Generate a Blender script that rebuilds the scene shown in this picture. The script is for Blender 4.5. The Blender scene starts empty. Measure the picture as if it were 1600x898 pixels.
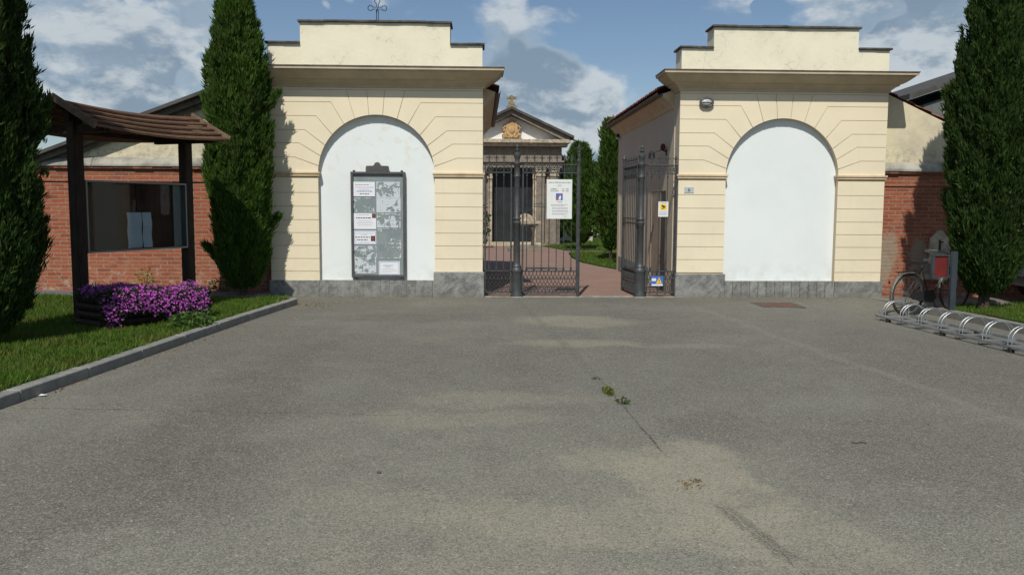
import bpy, math, random
import numpy as np
from mathutils import Vector, Matrix
rnd = random.Random(7); npr = np.random.default_rng(11)
S = bpy.context.scene
COL = S.collection

# ------------------------------------------------------------------ camera, world, sun, exposure
EYE = 1.6; FPX = 1324.9; YAW, PITCH, ROLL = .036844, .094136, -.005169
D = 15.123                                     # depth of the gatehouse fronts
_f = np.array([math.sin(YAW)*math.cos(PITCH), math.cos(YAW)*math.cos(PITCH), -math.sin(PITCH)])
_r = np.array([math.cos(YAW), -math.sin(YAW), 0.]); _u = np.cross(_r, _f)
RT = _r*math.cos(ROLL)-_u*math.sin(ROLL); UP = _u*math.cos(ROLL)+_r*math.sin(ROLL)
def ray(px, py): return _f+RT*(px-800)/FPX+UP*(449-py)/FPX
def F(px, py, Y=D):
    r = ray(px, py); t = Y/r[1]; return r[0]*t, EYE+t*r[2]
def G(px, py, Z=0.):
    r = ray(px, py); t = (Z-EYE)/r[2]; return r[0]*t, r[1]*t
cam = bpy.data.cameras.new('camera'); co = bpy.data.objects.new('camera', cam); COL.objects.link(co)
co.matrix_world = Matrix(((RT[0], UP[0], -_f[0], 0), (RT[1], UP[1], -_f[1], 0), (RT[2], UP[2], -_f[2], EYE), (0, 0, 0, 1)))
cam.sensor_width = 36; cam.lens = FPX/1600*36; cam.clip_end = 2000; cam.clip_start = .05
S.camera = co
SUNV = Vector((-.21, -1, 1.2)).normalized()
S.view_settings.view_transform = 'Standard'; S.view_settings.look = 'None'
S.view_settings.gamma = 1; S.view_settings.exposure = .12; S.view_settings.use_curve_mapping = False
sl = bpy.data.lights.new('sun', 'SUN'); sl.energy = 3.6; sl.angle = math.radians(.53); sl.color = (1, .955, .86)
so = bpy.data.objects.new('sun', sl); COL.objects.link(so)
so.rotation_euler = SUNV.to_track_quat('Z', 'Y').to_euler(); so.location = (10, -20, 30)

class NT:
    def __init__(s, tree): s.t = tree; s.n = tree.nodes; s.l = tree.links
    def new(s, typ, ins=None, **kw):
        n = s.n.new(typ)
        for k, v in kw.items(): setattr(n, k, v)
        for k, v in (ins or {}).items(): s.put(n.inputs[k], v)
        return n
    def put(s, sock, v):
        if hasattr(v, 'is_output') or isinstance(v, bpy.types.NodeSocket): s.l.new(v, sock)
        elif isinstance(v, bpy.types.Node): s.l.new(v.outputs[0], sock)
        else: sock.default_value = v
    def m(s, op, a, b=0., c=None, clamp=False):
        n = s.n.new('ShaderNodeMath'); n.operation = op; n.use_clamp = clamp
        s.put(n.inputs[0], a); s.put(n.inputs[1], b)
        if c is not None: s.put(n.inputs[2], c)
        return n.outputs[0]
    def vm(s, op, a, b=(0, 0, 0), out=0, scale=None):
        n = s.n.new('ShaderNodeVectorMath'); n.operation = op
        s.put(n.inputs[0], a); s.put(n.inputs[1], b)
        if scale is not None: s.put(n.inputs['Scale'], scale)
        return n.outputs[out]
    def ss(s, v, a, b, c=0., d=1.):
        n = s.n.new('ShaderNodeMapRange'); n.interpolation_type = 'SMOOTHSTEP'
        s.put(n.inputs[0], v)
        for i, q in enumerate((a, b, c, d)): s.put(n.inputs[i+1], q)
        return n.outputs[0]
    def mix(s, f, a, b, mode='MIX'):
        n = s.n.new('ShaderNodeMix'); n.data_type = 'RGBA'; n.blend_type = mode
        s.put(n.inputs[0], f)
        for i, v in ((6, a), (7, b)):
            if isinstance(v, tuple) and len(v) == 3: v = (*v, 1)
            s.put(n.inputs[i], v)
        return n.outputs[2]
    def noise(s, vec, scale, det=4, rough=.55, dist=0., col=False):
        n = s.new('ShaderNodeTexNoise', {'Vector': vec, 'Scale': scale, 'Detail': det, 'Roughness': rough, 'Distortion': dist})
        return n.outputs[1 if col else 0]
    def vor(s, vec, scale, out=0, feat='F1', rnd=1.):
        n = s.new('ShaderNodeTexVoronoi', {'Vector': vec, 'Scale': scale, 'Randomness': rnd}, feature=feat)
        return n.outputs[out]
    def sep(s, v):
        n = s.new('ShaderNodeSeparateXYZ', {0: v}); return n.outputs
    def comb(s, x, y, z):
        return s.new('ShaderNodeCombineXYZ', {0: x, 1: y, 2: z}).outputs[0]

# world: physical sky with procedural cumulus
W = bpy.data.worlds.new('World'); S.world = W; W.use_nodes = True
w = NT(W.node_tree); w.n.clear()
sky = w.new('ShaderNodeTexSky', sky_type='NISHITA', sun_disc=False, sun_elevation=math.asin(SUNV.z),
            sun_rotation=math.atan2(SUNV.x, SUNV.y), altitude=200, air_density=1., dust_density=.6, ozone_density=2.6)
tc = w.new('ShaderNodeTexCoord').outputs['Generated']
dirn = w.vm('NORMALIZE', tc)
warp = w.noise(dirn, 7, 3, .5, col=True)
wd = w.vm('ADD', dirn, w.vm('SCALE', w.vm('SUBTRACT', warp, (.5, .5, .5)), scale=.045))
dx, dy, dz = w.sep(wd)[:3]
st = w.comb(dx, dy, w.m('MULTIPLY', dz, 1.9))
n1 = w.noise(st, 5.5, 9, .6); n2 = w.noise(w.vm('ADD', st, (4.1, 2.2, 7.3)), 17, 7, .62)
dens = w.m('ADD', w.m('MULTIPLY', n1, .72), w.m('MULTIPLY', n2, .28))
def blob(px, py, rad, amt):
    d = ray(px, py); d = tuple(d/np.linalg.norm(d))
    c = w.vm('DOT_PRODUCT', wd, d, out=1)
    a = rad/FPX
    return w.m('MULTIPLY', w.ss(c, math.cos(a*1.25), math.cos(a*.25)), amt)
acc = dens
for b in [(240, 60, 150, .14), (130, 110, 90, .14), (800, 60, 110, .17), (900, 165, 110, .27), (830, 150, 70, .12), (980, 160, 60, .12), (1075, 20, 42, .17), (1420, 80, 150, .24), (1290, 10, 60, .06), (1540, 60, 150, .12),
          (1000, 70, 90, -.16), (1110, 85, 80, -.14), (620, 15, 90, -.2), (430, 40, 60, -.18), (560, 60, 70, -.12), (1230, 30, 40, -.14), (190, 20, 40, -.1), (950, 240, 70, .02), (210, 190, 150, .09), (500, 0, 50, -.2), (940, 40, 40, -.2)]:
    acc = w.m('ADD', acc, blob(*b))
mask = w.ss(acc, .485, .655)
core = w.ss(acc, .60, .86)
n3 = w.noise(w.vm('ADD', st, (0, 0, .035)), 5.5, 9, .6)
rim = w.ss(w.m('SUBTRACT', n1, n3), -.05, .08)
ccol = w.mix(core, (.30, .385, .47), (.20, .27, .345))
ccol = w.mix(w.m('MULTIPLY', rim, .8), ccol, (.60, .635, .65))
bg1 = w.new('ShaderNodeBackground', {'Color': sky.outputs[0], 'Strength': .072})
bg2 = w.new('ShaderNodeBackground', {'Color': ccol, 'Strength': 1.0})
mx = w.new('ShaderNodeMixShader', {0: w.m('MULTIPLY', mask, .86), 1: bg1.outputs[0], 2: bg2.outputs[0]})
w.new('ShaderNodeOutputWorld', {0: mx.outputs[0]})

# ------------------------------------------------------------------ materials
def mat(name, fn=None, col=(.5, .5, .5), rough=.7, metal=0., spec=.3, var=0., vscale=6., bump=0., bscale=40.):
    M = bpy.data.materials.new(name); M.use_nodes = True
    t = NT(M.node_tree); p = t.n['Principled BSDF']
    p.inputs['Roughness'].default_value = rough; p.inputs['Metallic'].default_value = metal
    p.inputs['Specular IOR Level'].default_value = spec
    p.inputs['Base Color'].default_value = (*col, 1)
    oc = t.new('ShaderNodeTexCoord').outputs['Object']
    if fn: fn(t, p, t.new('ShaderNodeNewGeometry').outputs['Position'])
    elif var:
        n = t.noise(oc, vscale, 6, .6)
        c = t.mix(t.ss(n, .3, .7), tuple(x*(1-var) for x in col), tuple(min(1, x*(1+var)) for x in col))
        t.put(p.inputs['Base Color'], c)
    if bump:
        b = t.new('ShaderNodeBump', {'Strength': bump, 'Distance': .02, 'Height': t.noise(oc, bscale, 6, .6)})
        t.put(p.inputs['Normal'], b.outputs[0])
    return M
def setbump(t, p, h, strength=.4, dist=.01):
    b = t.new('ShaderNodeBump', {'Strength': strength, 'Distance': dist, 'Height': h}); t.put(p.inputs['Normal'], b.outputs[0])

def render_wall(base, dirt, amount=1.):
    def fn(t, p, P):
        x, y, z = t.sep(P)[:3]
        n = t.noise(P, 1.3, 6, .6); n2 = t.noise(P, 9, 7, .65)
        c = t.mix(t.ss(n, .35, .7), base, tuple(v*.93 for v in base))
        c = t.mix(t.m('MULTIPLY', t.ss(n2, .56, .75), .25*amount), c, tuple(v*.8 for v in base))
        st = t.noise(t.comb(t.m('MULTIPLY', x, 7), t.m('MULTIPLY', y, 7), t.m('MULTIPLY', z, .7)), 1., 5, .6)
        c = t.mix(t.m('MULTIPLY', t.ss(st, .55, .75), .35*amount), c, dirt)
        low = t.ss(z, 1.2, .2); c = t.mix(t.m('MULTIPLY', t.m('MULTIPLY', low, t.ss(n2, .45, .7)), .35), c, dirt)
        t.put(p.inputs['Base Color'], c)
        setbump(t, p, t.noise(P, 60, 5, .7), .25, .006)
    return fn
M = {}
M['cream'] = mat('cream_render', render_wall((.79, .70, .52), (.64, .55, .40), .55), rough=.85, spec=.2)
M['groove'] = mat('groove_render', col=(.56, .45, .31), rough=.9)
def parapet(t, p, P):
    x, y, z = t.sep(P)[:3]
    base = (.79, .745, .58)
    n = t.noise(P, 1.6, 7, .65); n2 = t.noise(P, 14, 7, .7)
    c = t.mix(t.ss(n, .35, .7), base, (.72, .675, .53))
    c = t.mix(t.m('MULTIPLY', t.ss(n2, .57, .72), t.ss(n, .46, .62)), c, (.42, .38, .29))
    top = t.m('MULTIPLY', t.ss(z, 4.55, 4.8), t.ss(t.noise(P, 5, 5, .6), .42, .62))
    c = t.mix(t.m('MULTIPLY', top, .45), c, (.40, .38, .30))
    cr = t.vor(t.vm('ADD', P, t.vm('SCALE', t.noise(P, 4, 4, .6, col=True), scale=.35)), 1.7, 0, 'DISTANCE_TO_EDGE')
    c = t.mix(t.m('MULTIPLY', t.ss(cr, .012, .002), t.m('MULTIPLY', t.ss(n, .45, .6), .5)), c, (.36, .32, .25))
    t.put(p.inputs['Base Color'], c); setbump(t, p, t.m('ADD', n2, t.m('MULTIPLY', cr, .1)), .35, .012)
M['parapet'] = mat('weathered_cream_render', parapet, rough=.9, spec=.15)
def gable(t, p, P):
    x, y, z = t.sep(P)[:3]
    n = t.noise(P, 1.4, 7, .65); n2 = t.noise(P, 11, 7, .7)
    c = t.mix(t.ss(n, .35, .65), (.70, .63, .44), (.60, .54, .39))
    c = t.mix(t.m('MULTIPLY', t.ss(n, .5, .66), .4), c, (.45, .42, .33))
    lo = t.m('MULTIPLY', t.ss(z, 3., 2.35), t.ss(n2, .42, .66)); c = t.mix(t.m('MULTIPLY', lo, .8), c, (.30, .28, .23))
    t.put(p.inputs['Base Color'], c); setbump(t, p, n2, .4, .015)
M['gable'] = mat('stained_gable_render', gable, rough=.95, spec=.1)
def white_r(t, p, P):
    n = t.noise(P, 1.1, 5, .6); n2 = t.noise(P, 5, 6, .6)
    c = t.mix(t.ss(n, .3, .7), (.755, .80, .80), (.715, .76, .76))
    x = t.sep(P)[0]
    st = t.m('MULTIPLY', t.m('MULTIPLY', t.ss(n2, .54, .66), .5), t.ss(x, 2.0, 1.0))
    z = t.sep(P)[2]; st = t.m('MULTIPLY', st, t.ss(z, 1.9, 2.4))
    c = t.mix(t.m('MULTIPLY', st, .7), c, (.66, .60, .46)); c = t.mix(t.m('MULTIPLY', t.m('MULTIPLY', t.ss(z, .75, .3), t.ss(n2, .42, .62)), .28), c, (.5, .5, .46))
    t.put(p.inputs['Base Color'], c); setbump(t, p, t.noise(P, 50, 4, .6), .2, .005)
M['white'] = mat('white_render', white_r, rough=.85, spec=.2)
def trim(t, p, P):
    n = t.noise(P, 5, 6, .6)
    t.put(p.inputs['Base Color'], t.mix(t.ss(n, .35, .7), (.62, .50, .34), (.50, .39, .255)))
M['trim'] = mat('ochre_trim', trim, rough=.8, spec=.2)
M['cornice'] = mat('cornice_shaded_cream', col=(.50, .41, .285), rough=.8, var=.1, vscale=3)  # cream browned to paint in the shading of the downward-facing profile
M['flash'] = mat('metal_flashing', col=(.13, .115, .10), rough=.6, metal=.3, var=.3)
def stone(c1, c2, c3, vein=14., diag=True):
    def fn(t, p, P):
        x, y, z = t.sep(P)[:3]
        v = t.comb(t.m('ADD', t.m('MULTIPLY', x, 4.), t.m('MULTIPLY', z, -4. if diag else 0)), t.m('MULTIPLY', y, 3.), t.m('ADD', t.m('MULTIPLY', z, 1.6), t.m('MULTIPLY', x, 1.)))
        n = t.m('ADD', t.m('MULTIPLY', t.noise(v, 1.2, 8, .68, 1.2), .45), t.m('MULTIPLY', t.noise(P, 7, 8, .7), .55)); n2 = t.noise(P, 55, 6, .7); n3 = t.noise(P, 2.4, 4, .6)
        c = t.mix(t.ss(n, .38, .62), c1, c2); c = t.mix(t.m('MULTIPLY', t.ss(n2, .5, .68), .6), c, c3)
        c = t.mix(t.m('MULTIPLY', t.ss(n3, .5, .7), .35), c, c1)
        z0 = t.m('MULTIPLY', t.ss(z, .14, .0), .45); c = t.mix(z0, c, (.16, .14, .11))
        t.put(p.inputs['Base Color'], c); setbump(t, p, n2, .5, .01)
    return fn
M['gneiss'] = mat('grey_gneiss', stone((.12, .123, .118), (.28, .285, .27), (.38, .38, .35)), rough=.75)
M['kerb'] = mat('kerb_stone', stone((.17, .175, .165), (.28, .285, .26), (.38, .38, .34)), rough=.85)
M['chapel'] = mat('chapel_stone', stone((.16, .135, .108), (.27, .23, .18), (.33, .285, .23), diag=False), rough=.85)
M['coping'] = mat('coping_cement', col=(.30, .29, .25), rough=.9, var=.35, vscale=3.5, bump=.4)
M['slate'] = mat('dark_slab', col=(.085, .08, .07), rough=.85, var=.4, vscale=7)
def brick(t, p, P):
    x, y, z = t.sep(P)[:3]
    wv = t.vm('SCALE', t.vm('SUBTRACT', t.noise(P, 6, 3, .5, col=True), (.5, .5, .5)), scale=.012)
    v = t.vm('ADD', t.comb(x, z, 0.), wv)
    br = t.new('ShaderNodeTexBrick', {'Vector': v, 'Color1': (.33, .098, .052, 1), 'Color2': (.21, .062, .038, 1), 'Mortar': (.27, .19, .135, 1), 'Scale': 1., 'Mortar Size': .0085, 'Mortar Smooth': .35, 'Bias': -.25, 'Brick Width': .25, 'Row Height': .0685})
    n = t.noise(P, 1.3, 6, .65); n2 = t.noise(P, 18, 6, .7)
    cell = t.noise(t.vm('MULTIPLY', v, (4, 14.6, 1)), 1., 1, .5)
    c = t.mix(t.ss(cell, .56, .66), br.outputs[0], (.33, .125, .07), 'MIX')
    c = t.mix(t.m('MULTIPLY', br.outputs[1], t.ss(n2, .38, .6)), c, (.34, .27, .2))
    c = t.mix(t.m('MULTIPLY', t.ss(n2, .5, .75), .4), c, (.32, .16, .10))
    c = t.mix(t.m('MULTIPLY', t.ss(n, .52, .68), .35), c, (.13, .06, .045))
    sal = t.m('MULTIPLY', t.ss(z, .75, .25), t.ss(t.noise(P, 7, 6, .7), .5, .66)); c = t.mix(t.m('MULTIPLY', sal, .75), c, (.42, .34, .27))
    c = t.mix(t.m('MULTIPLY', t.ss(z, 2.12, 2.2), .5), c, (.16, .09, .06))
    # old cement patches on the right-hand wall
    for (cx, cz, rx, rz) in ((7.52, .82, .2, .42), (7.45, .5, .14, .3), (8.12, .72, .22, .36)):
        ex = t.m('DIVIDE', t.m('SUBTRACT', x, cx), rx); ez = t.m('DIVIDE', t.m('SUBTRACT', z, cz), rz)
        d = t.m('ADD', t.m('ADD', t.m('MULTIPLY', ex, ex), t.m('MULTIPLY', ez, ez)), t.m('MULTIPLY', t.m('SUBTRACT', t.noise(P, 7, 9, .78), .5), 5.))
        c = t.mix(t.m('MULTIPLY', t.ss(d, 1.15, .5), .75), c, t.mix(n2, (.22, .18, .13), (.38, .33, .25)))
    t.put(p.inputs['Base Color'], c)
    setbump(t, p, t.m('SUBTRACT', t.m('MULTIPLY', n2, .35), br.outputs[1]), .8, .012)
M['brick'] = mat('old_red_brick', brick, rough=.92, spec=.15)
def paving(t, p, P):
    x, y, z = t.sep(P)[:3]
    br = t.new('ShaderNodeTexBrick', {'Vector': t.comb(x, y, 0.), 'Color1': (.32, .205, .165, 1), 'Color2': (.25, .165, .135, 1), 'Mortar': (.13, .095, .08, 1), 'Scale': 1., 'Mortar Size': .007, 'Mortar Smooth': .3, 'Brick Width': .22, 'Row Height': .11})
    n = t.noise(P, 1.1, 5, .6); n2 = t.noise(P, 30, 5, .7)
    c = t.mix(t.m('MULTIPLY', t.ss(n, .4, .7), .35), br.outputs[0], (.32, .22, .18)); c = t.mix(t.m('MULTIPLY', n2, .3), c, (.17, .11, .09))
    t.put(p.inputs['Base Color'], c); setbump(t, p, t.m('SUBTRACT', t.m('MULTIPLY', n2, .4), br.outputs[1]), .5, .006)
M['paving'] = mat('pink_block_paving', paving, rough=.85, spec=.2)
def asphalt(t, p, P):
    x, y, z = t.sep(P)[:3]
    big = t.noise(P, .33, 5, .55); mid = t.noise(P, 1.7, 6, .6)
    wrp = t.vm('ADD', P, t.vm('SCALE', t.vm('SUBTRACT', t.noise(P, 1.1, 4, .6, col=True), (.5, .5, .5)), scale=1.15))
    wx, wy = t.sep(wrp)[:2]; rag = t.m('MULTIPLY', t.m('SUBTRACT', t.noise(P, 5.5, 8, .72), .5), 1.7)
    c = t.mix(t.ss(big, .35, .65), (.136, .134, .112), (.186, .183, .152))
    c = t.mix(t.m('MULTIPLY', t.ss(mid, .35, .7), .4), c, (.10, .097, .092))
    c = t.mix(t.m('MULTIPLY', t.ss(wy, 9., 3.), .5), c, (.30, .29, .23))
    def ell(cx, cy, rx, ry, amt, col, c, soft=.6):
        ex = t.m('DIVIDE', t.m('SUBTRACT', wx, cx), rx); ey = t.m('DIVIDE', t.m('SUBTRACT', wy, cy), ry)
        d = t.m('ADD', t.m('MULTIPLY', ex, ex), t.m('MULTIPLY', ey, ey))
        return t.mix(t.m('MULTIPLY', t.ss(t.m('ADD', d, rag), 1.45, 1.15-soft), amt*.85), c, col)
    tan = (.37, .34, .25)
    c = ell(1.30, 4.75, .40, .95, .85, tan, c, .7); c = ell(.9, 5.1, .3, .35, .5, tan, c, .9); c = ell(.5, 4.2, .9, .35, .5, tan, c, 1.); c = ell(-.3, 3.2, 1.6, .5, .4, tan, c, 1.1); c = ell(1.6, 4.0, .4, .5, .5, tan, c, 1.)
    c = ell(1.35, 11.9, .8, .7, .6, tan, c, .9); c = ell(1.1, 9.9, .8, .35, .5, tan, c, .9); c = ell(2.3, 9.7, .7, .2, .35, tan, c, .9)
    c = ell(.15, 7.0, .9, .35, .35, tan, c, 1.); c = ell(-.2, 6.3, .8, .25, .4, tan, c, 1.); c = ell(-.7, 4.6, .45, .25, .3, tan, c, 1.); c = ell(-.1, 4.1, .9, .5, .3, tan, c, 1.)
    dk = (.088, .080, .072)
    c = ell(1.75, 6.1, .5, .45, .5, dk, c, 1.); c = ell(-1.3, 12.2, 1.3, .5, .55, dk, c, .9); c = ell(-2.0, 7.2, .5, 3.2, .7, dk, c, 1.1); c = ell(-1.6, 5.0, .5, .9, .5, dk, c, 1.1); c = ell(-3.0, 9.5, .5, 3.5, .35, dk, c, 1.1); c = ell(-2.2, 14.6, 1.1, .5, .4, dk, c, 1.); c = ell(5.0, 8.2, 1.6, 4.0, .55, dk, c, 1.1); c = ell(3.0, 5.4, .9, 1.3, .5, dk, c, 1.1); c = ell(-2.6, 4.6, .8, 1.6, .55, dk, c, 1.1); c = ell(.6, 8.6, .5, 1.2, .4, dk, c, 1.1); c = ell(2.4, 12.6, 1.2, .5, .4, dk, c, 1.1); c = ell(4, 14.6, 3.4, .35, .4, dk, c, 1.)
    def line(a, b, wd, wob, ns, amt, col, c):
        ax, ay = a; bx, by = b; L = math.hypot(bx-ax, by-ay); ux, uy = (bx-ax)/L, (by-ay)/L
        px_, py_ = t.m('SUBTRACT', x, ax), t.m('SUBTRACT', y, ay)
        al = t.m('ADD', t.m('MULTIPLY', px_, ux), t.m('MULTIPLY', py_, uy))
        ac = t.m('ADD', t.m('MULTIPLY', px_, -uy), t.m('MULTIPLY', py_, ux))
        ac = t.m('ABSOLUTE', t.m('ADD', ac, t.m('MULTIPLY', t.m('SUBTRACT', t.noise(P, ns, 5, .6), .5), wob)))
        f = t.m('MULTIPLY', t.ss(ac, wd, wd*.35), t.m('MULTIPLY', t.ss(al, -.1, .15), t.ss(al, L+.1, L-.15)))
        return t.mix(t.m('MULTIPLY', f, amt), c, col)
    c = line((3.5, 13.7), (4.12, 5.6), .10, .35, .7, .38, (.24, .235, .21), c)
    c = line((.6, 14.9), (1.12, 7.6), .08, .22, 1.5, .4, (.10, .098, .088), c)
    c = line((1.12, 7.7), (1.2, 5.4), .012, .12, 2.5, .9, (.05, .045, .04), c)
    c = line((1.3, 4.45), (1.42, 3.7), .06, .1, 2.5, .75, (.12, .11, .09), c)
    c = line((1.3, 4.45), (1.40, 3.8), .006, .1, 3, .9, (.33, .29, .21), c)
    c = line((1.4, 3.8), (1.5, 2.9), .004, .1, 3, .8, (.05, .045, .04), c)
    c = line((-3.7, 6.75), (-.6, 6.45), .010, .3, 1.8, .9, (.04, .038, .035), c)
    c = line((-4.0, 6.0), (-2.3, 5.3), .006, .3, 1.8, .5, (.055, .05, .045), c)
    c = line((.66, 15.0), (.75, 13.4), .006, .2, 3, .8, (.05, .048, .045), c)
    ck = t.vor(t.vm('ADD', P, t.vm('SCALE', t.noise(P, 2.6, 5, .65, col=True), scale=.8)), .42, 0, 'DISTANCE_TO_EDGE')
    c = t.mix(t.m('MULTIPLY', t.ss(ck, .006, .001), t.m('MULTIPLY', t.ss(t.noise(P, .8, 3, .5), .5, .62), .6)), c, (.05, .048, .04))
    c = t.mix(t.m('MULTIPLY', t.ss(t.noise(P, 3.6, 6, .65), .5, .72), .30), c, (.25, .238, .185))
    c = t.mix(t.m('MULTIPLY', t.ss(t.noise(t.vm('ADD', P, (7, 3, 1)), 2.2, 6, .65), .5, .7), .32), c, (.100, .094, .084))
    # aggregate
    st = t.new('ShaderNodeTexVoronoi', {'Vector': P, 'Scale': 125.}, feature='F1')
    rc = t.sep(st.outputs[1])[0]; ed = t.vor(P, 125., 0, 'DISTANCE_TO_EDGE')
    nn = t.noise(P, 170, 3, .6)
    f = t.ss(rc, .45, .95)
    c = t.mix(t.m('MULTIPLY', f, .48), c, (.40, .385, .32))
    c = t.mix(t.m('MULTIPLY', t.ss(rc, .38, .1), .45), c, (.06, .057, .048))
    c = t.mix(t.m('MULTIPLY', t.ss(ed, .09, .0), .6), c, (.045, .043, .036))
    c = t.mix(t.m('MULTIPLY', t.ss(nn, .45, .75), .3), c, (.25, .24, .21))
    v2 = t.new('ShaderNodeTexVoronoi', {'Vector': P, 'Scale': 38.}, feature='F1')
    c = t.mix(t.m('MULTIPLY', t.ss(t.sep(v2.outputs[1])[1], .93, .97), t.m('MULTIPLY', t.ss(v2.outputs[0], .36, .2), .7)), c, (.42, .39, .32))
    t.put(p.inputs['Base Color'], c)
    setbump(t, p, t.m('ADD', t.m('MULTIPLY', ed, 1.2), t.m('MULTIPLY', rc, .4)), .55, .005)
M['asphalt'] = mat('worn_asphalt', asphalt, rough=.9, spec=.2)
M['walk'] = mat('grey_sidewalk', col=(.13, .13, .125), rough=.9, var=.2, vscale=5, bump=.5, bscale=90)
def soil(t, p, P):
    n = t.noise(P, 3, 6, .6)
    t.put(p.inputs['Base Color'], t.mix(t.ss(n, .35, .65), (.035, .065, .015), (.06, .085, .025)))
M['turf'] = mat('turf_soil', soil, rough=1, spec=.05)
M['ground'] = mat('distant_ground', col=(.07, .08, .035), rough=1, var=.3, vscale=.1)
def leafm(a, b, cc, trans=.25, tint=None):
    def fn(t, p, P):
        r = t.new('ShaderNodeNewGeometry').outputs['Random Per Island']
        c = t.mix(t.ss(r, .1, .9), a, b); c = t.mix(t.ss(r, .93, 1.), c, cc)
        if tint: c = t.mix(t.ss(t.noise(P, 1.8, 4, .6), .45, .65), c, tint)
        t.put(p.inputs['Base Color'], c)
        out = [n for n in t.n if n.type == 'OUTPUT_MATERIAL'][0]
        tr = t.new('ShaderNodeBsdfTranslucent', {'Color': c})
        mm = t.new('ShaderNodeMixShader', {0: trans, 1: p.outputs[0], 2: tr.outputs[0]})
        t.put(out.inputs[0], mm.outputs[0])
    return fn
M['cypress'] = mat('cypress_foliage', leafm((.045, .10, .014), (.095, .175, .028), (.14, .18, .045), .42, (.065, .105, .024)), rough=.7, spec=.15)
M['cypress_dark'] = mat('shaded_cypress_foliage', leafm((.026, .056, .013), (.056, .10, .022), (.10, .13, .04), .36, (.036, .062, .017)), rough=.7, spec=.12)  # darker copy of the cypress greens, shade put into the colours
M['grass'] = mat('grass_blades', leafm((.060, .125, .012), (.11, .19, .025), (.24, .24, .08), .35, (.12, .155, .03)), rough=.6, spec=.2)
M['dryweed'] = mat('dry_weed', leafm((.10, .14, .025), (.17, .19, .045), (.24, .2, .08), .3), rough=.8)
M['leaf'] = mat('broad_leaf', leafm((.05, .11, .02), (.09, .17, .035), (.16, .2, .06), .3), rough=.5, spec=.3)
M['darkleaf'] = mat('planter_leaf', leafm((.025, .05, .015), (.05, .085, .025), (.08, .1, .03), .2), rough=.5)
M['yellowleaf'] = mat('yellow_leaf', leafm((.16, .17, .03), (.28, .27, .05), (.35, .3, .08), .3), rough=.6)
M['petal'] = mat('magenta_petal', leafm((.48, .07, .46), (.66, .16, .64), (.85, .42, .80), .3), rough=.6, spec=.1)
M['bark'] = mat('bark', col=(.07, .05, .038), rough=1, var=.4, vscale=20, bump=.6)
def timber(t, p, P):
    x, y, z = t.sep(P)[:3]
    n = t.noise(t.comb(t.m('MULTIPLY', x, 9), t.m('MULTIPLY', y, 9), t.m('MULTIPLY', z, 2)), 2, 7, .65)
    t.put(p.inputs['Base Color'], t.mix(t.ss(n, .3, .7), (.018, .012, .009), (.042, .027, .018)))
    setbump(t, p, n, .4, .01)
M['timber'] = mat('dark_timber', timber, rough=.75, spec=.2)
def shingle(t, p, P):
    n = t.noise(t.vm('MULTIPLY', P, (3, 3, 22)), 3, 7, .65); r = t.new('ShaderNodeNewGeometry').outputs['Random Per Island']
    c = t.mix(t.ss(n, .3, .7), (.075, .042, .025), (.175, .098, .058)); c = t.mix(t.m('MULTIPLY', r, .35), c, (.07, .04, .027))
    t.put(p.inputs['Base Color'], c); setbump(t, p, n, .4, .01)
M['shingle'] = mat('weathered_roof_board', shingle, rough=.8, spec=.2)
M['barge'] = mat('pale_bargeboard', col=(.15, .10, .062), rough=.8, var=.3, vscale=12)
M['iron'] = mat('grey_painted_iron', col=(.052, .056, .058), rough=.48, metal=.0, spec=.45, var=.25, vscale=9)
M['rust'] = mat('rusty_iron', col=(.12, .062, .045), rough=.8, var=.35, vscale=14, bump=.4)
M['black'] = mat('black_metal', col=(.02, .02, .022), rough=.5)
M['steel'] = mat('galvanised_steel', col=(.36, .38, .40), rough=.5, metal=.75, var=.2, vscale=10)
M['frame'] = mat('board_frame_metal', col=(.085, .085, .085), rough=.5, var=.2)
M['paper'] = mat('white_paper', col=(.74, .76, .80), rough=.8)
M['ink'] = mat('printed_ink', col=(.03, .03, .05), rough=.8)
M['greyink'] = mat('faded_ink', col=(.22, .23, .28), rough=.8)
M['redink'] = mat('red_ink', col=(.45, .08, .12), rough=.8)
M['photoink'] = mat('dark_photo_ink', col=(.12, .035, .045), rough=.8)
M['blueink'] = mat('blue_ink', col=(.05, .14, .45), rough=.8)
M['yellow'] = mat('yellow_ink', col=(.80, .52, .02), rough=.6)
M['signwhite'] = mat('white_sign_plate', col=(.72, .74, .72), rough=.45, var=.04)
def boardback(t, p, P):
    n = t.noise(P, 4, 5, .6)
    t.put(p.inputs['Base Color'], t.mix(t.ss(n, .3, .7), (.20, .245, .25), (.26, .30, .30)))
M['board'] = mat('grey_green_board', boardback, rough=.5)
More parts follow.
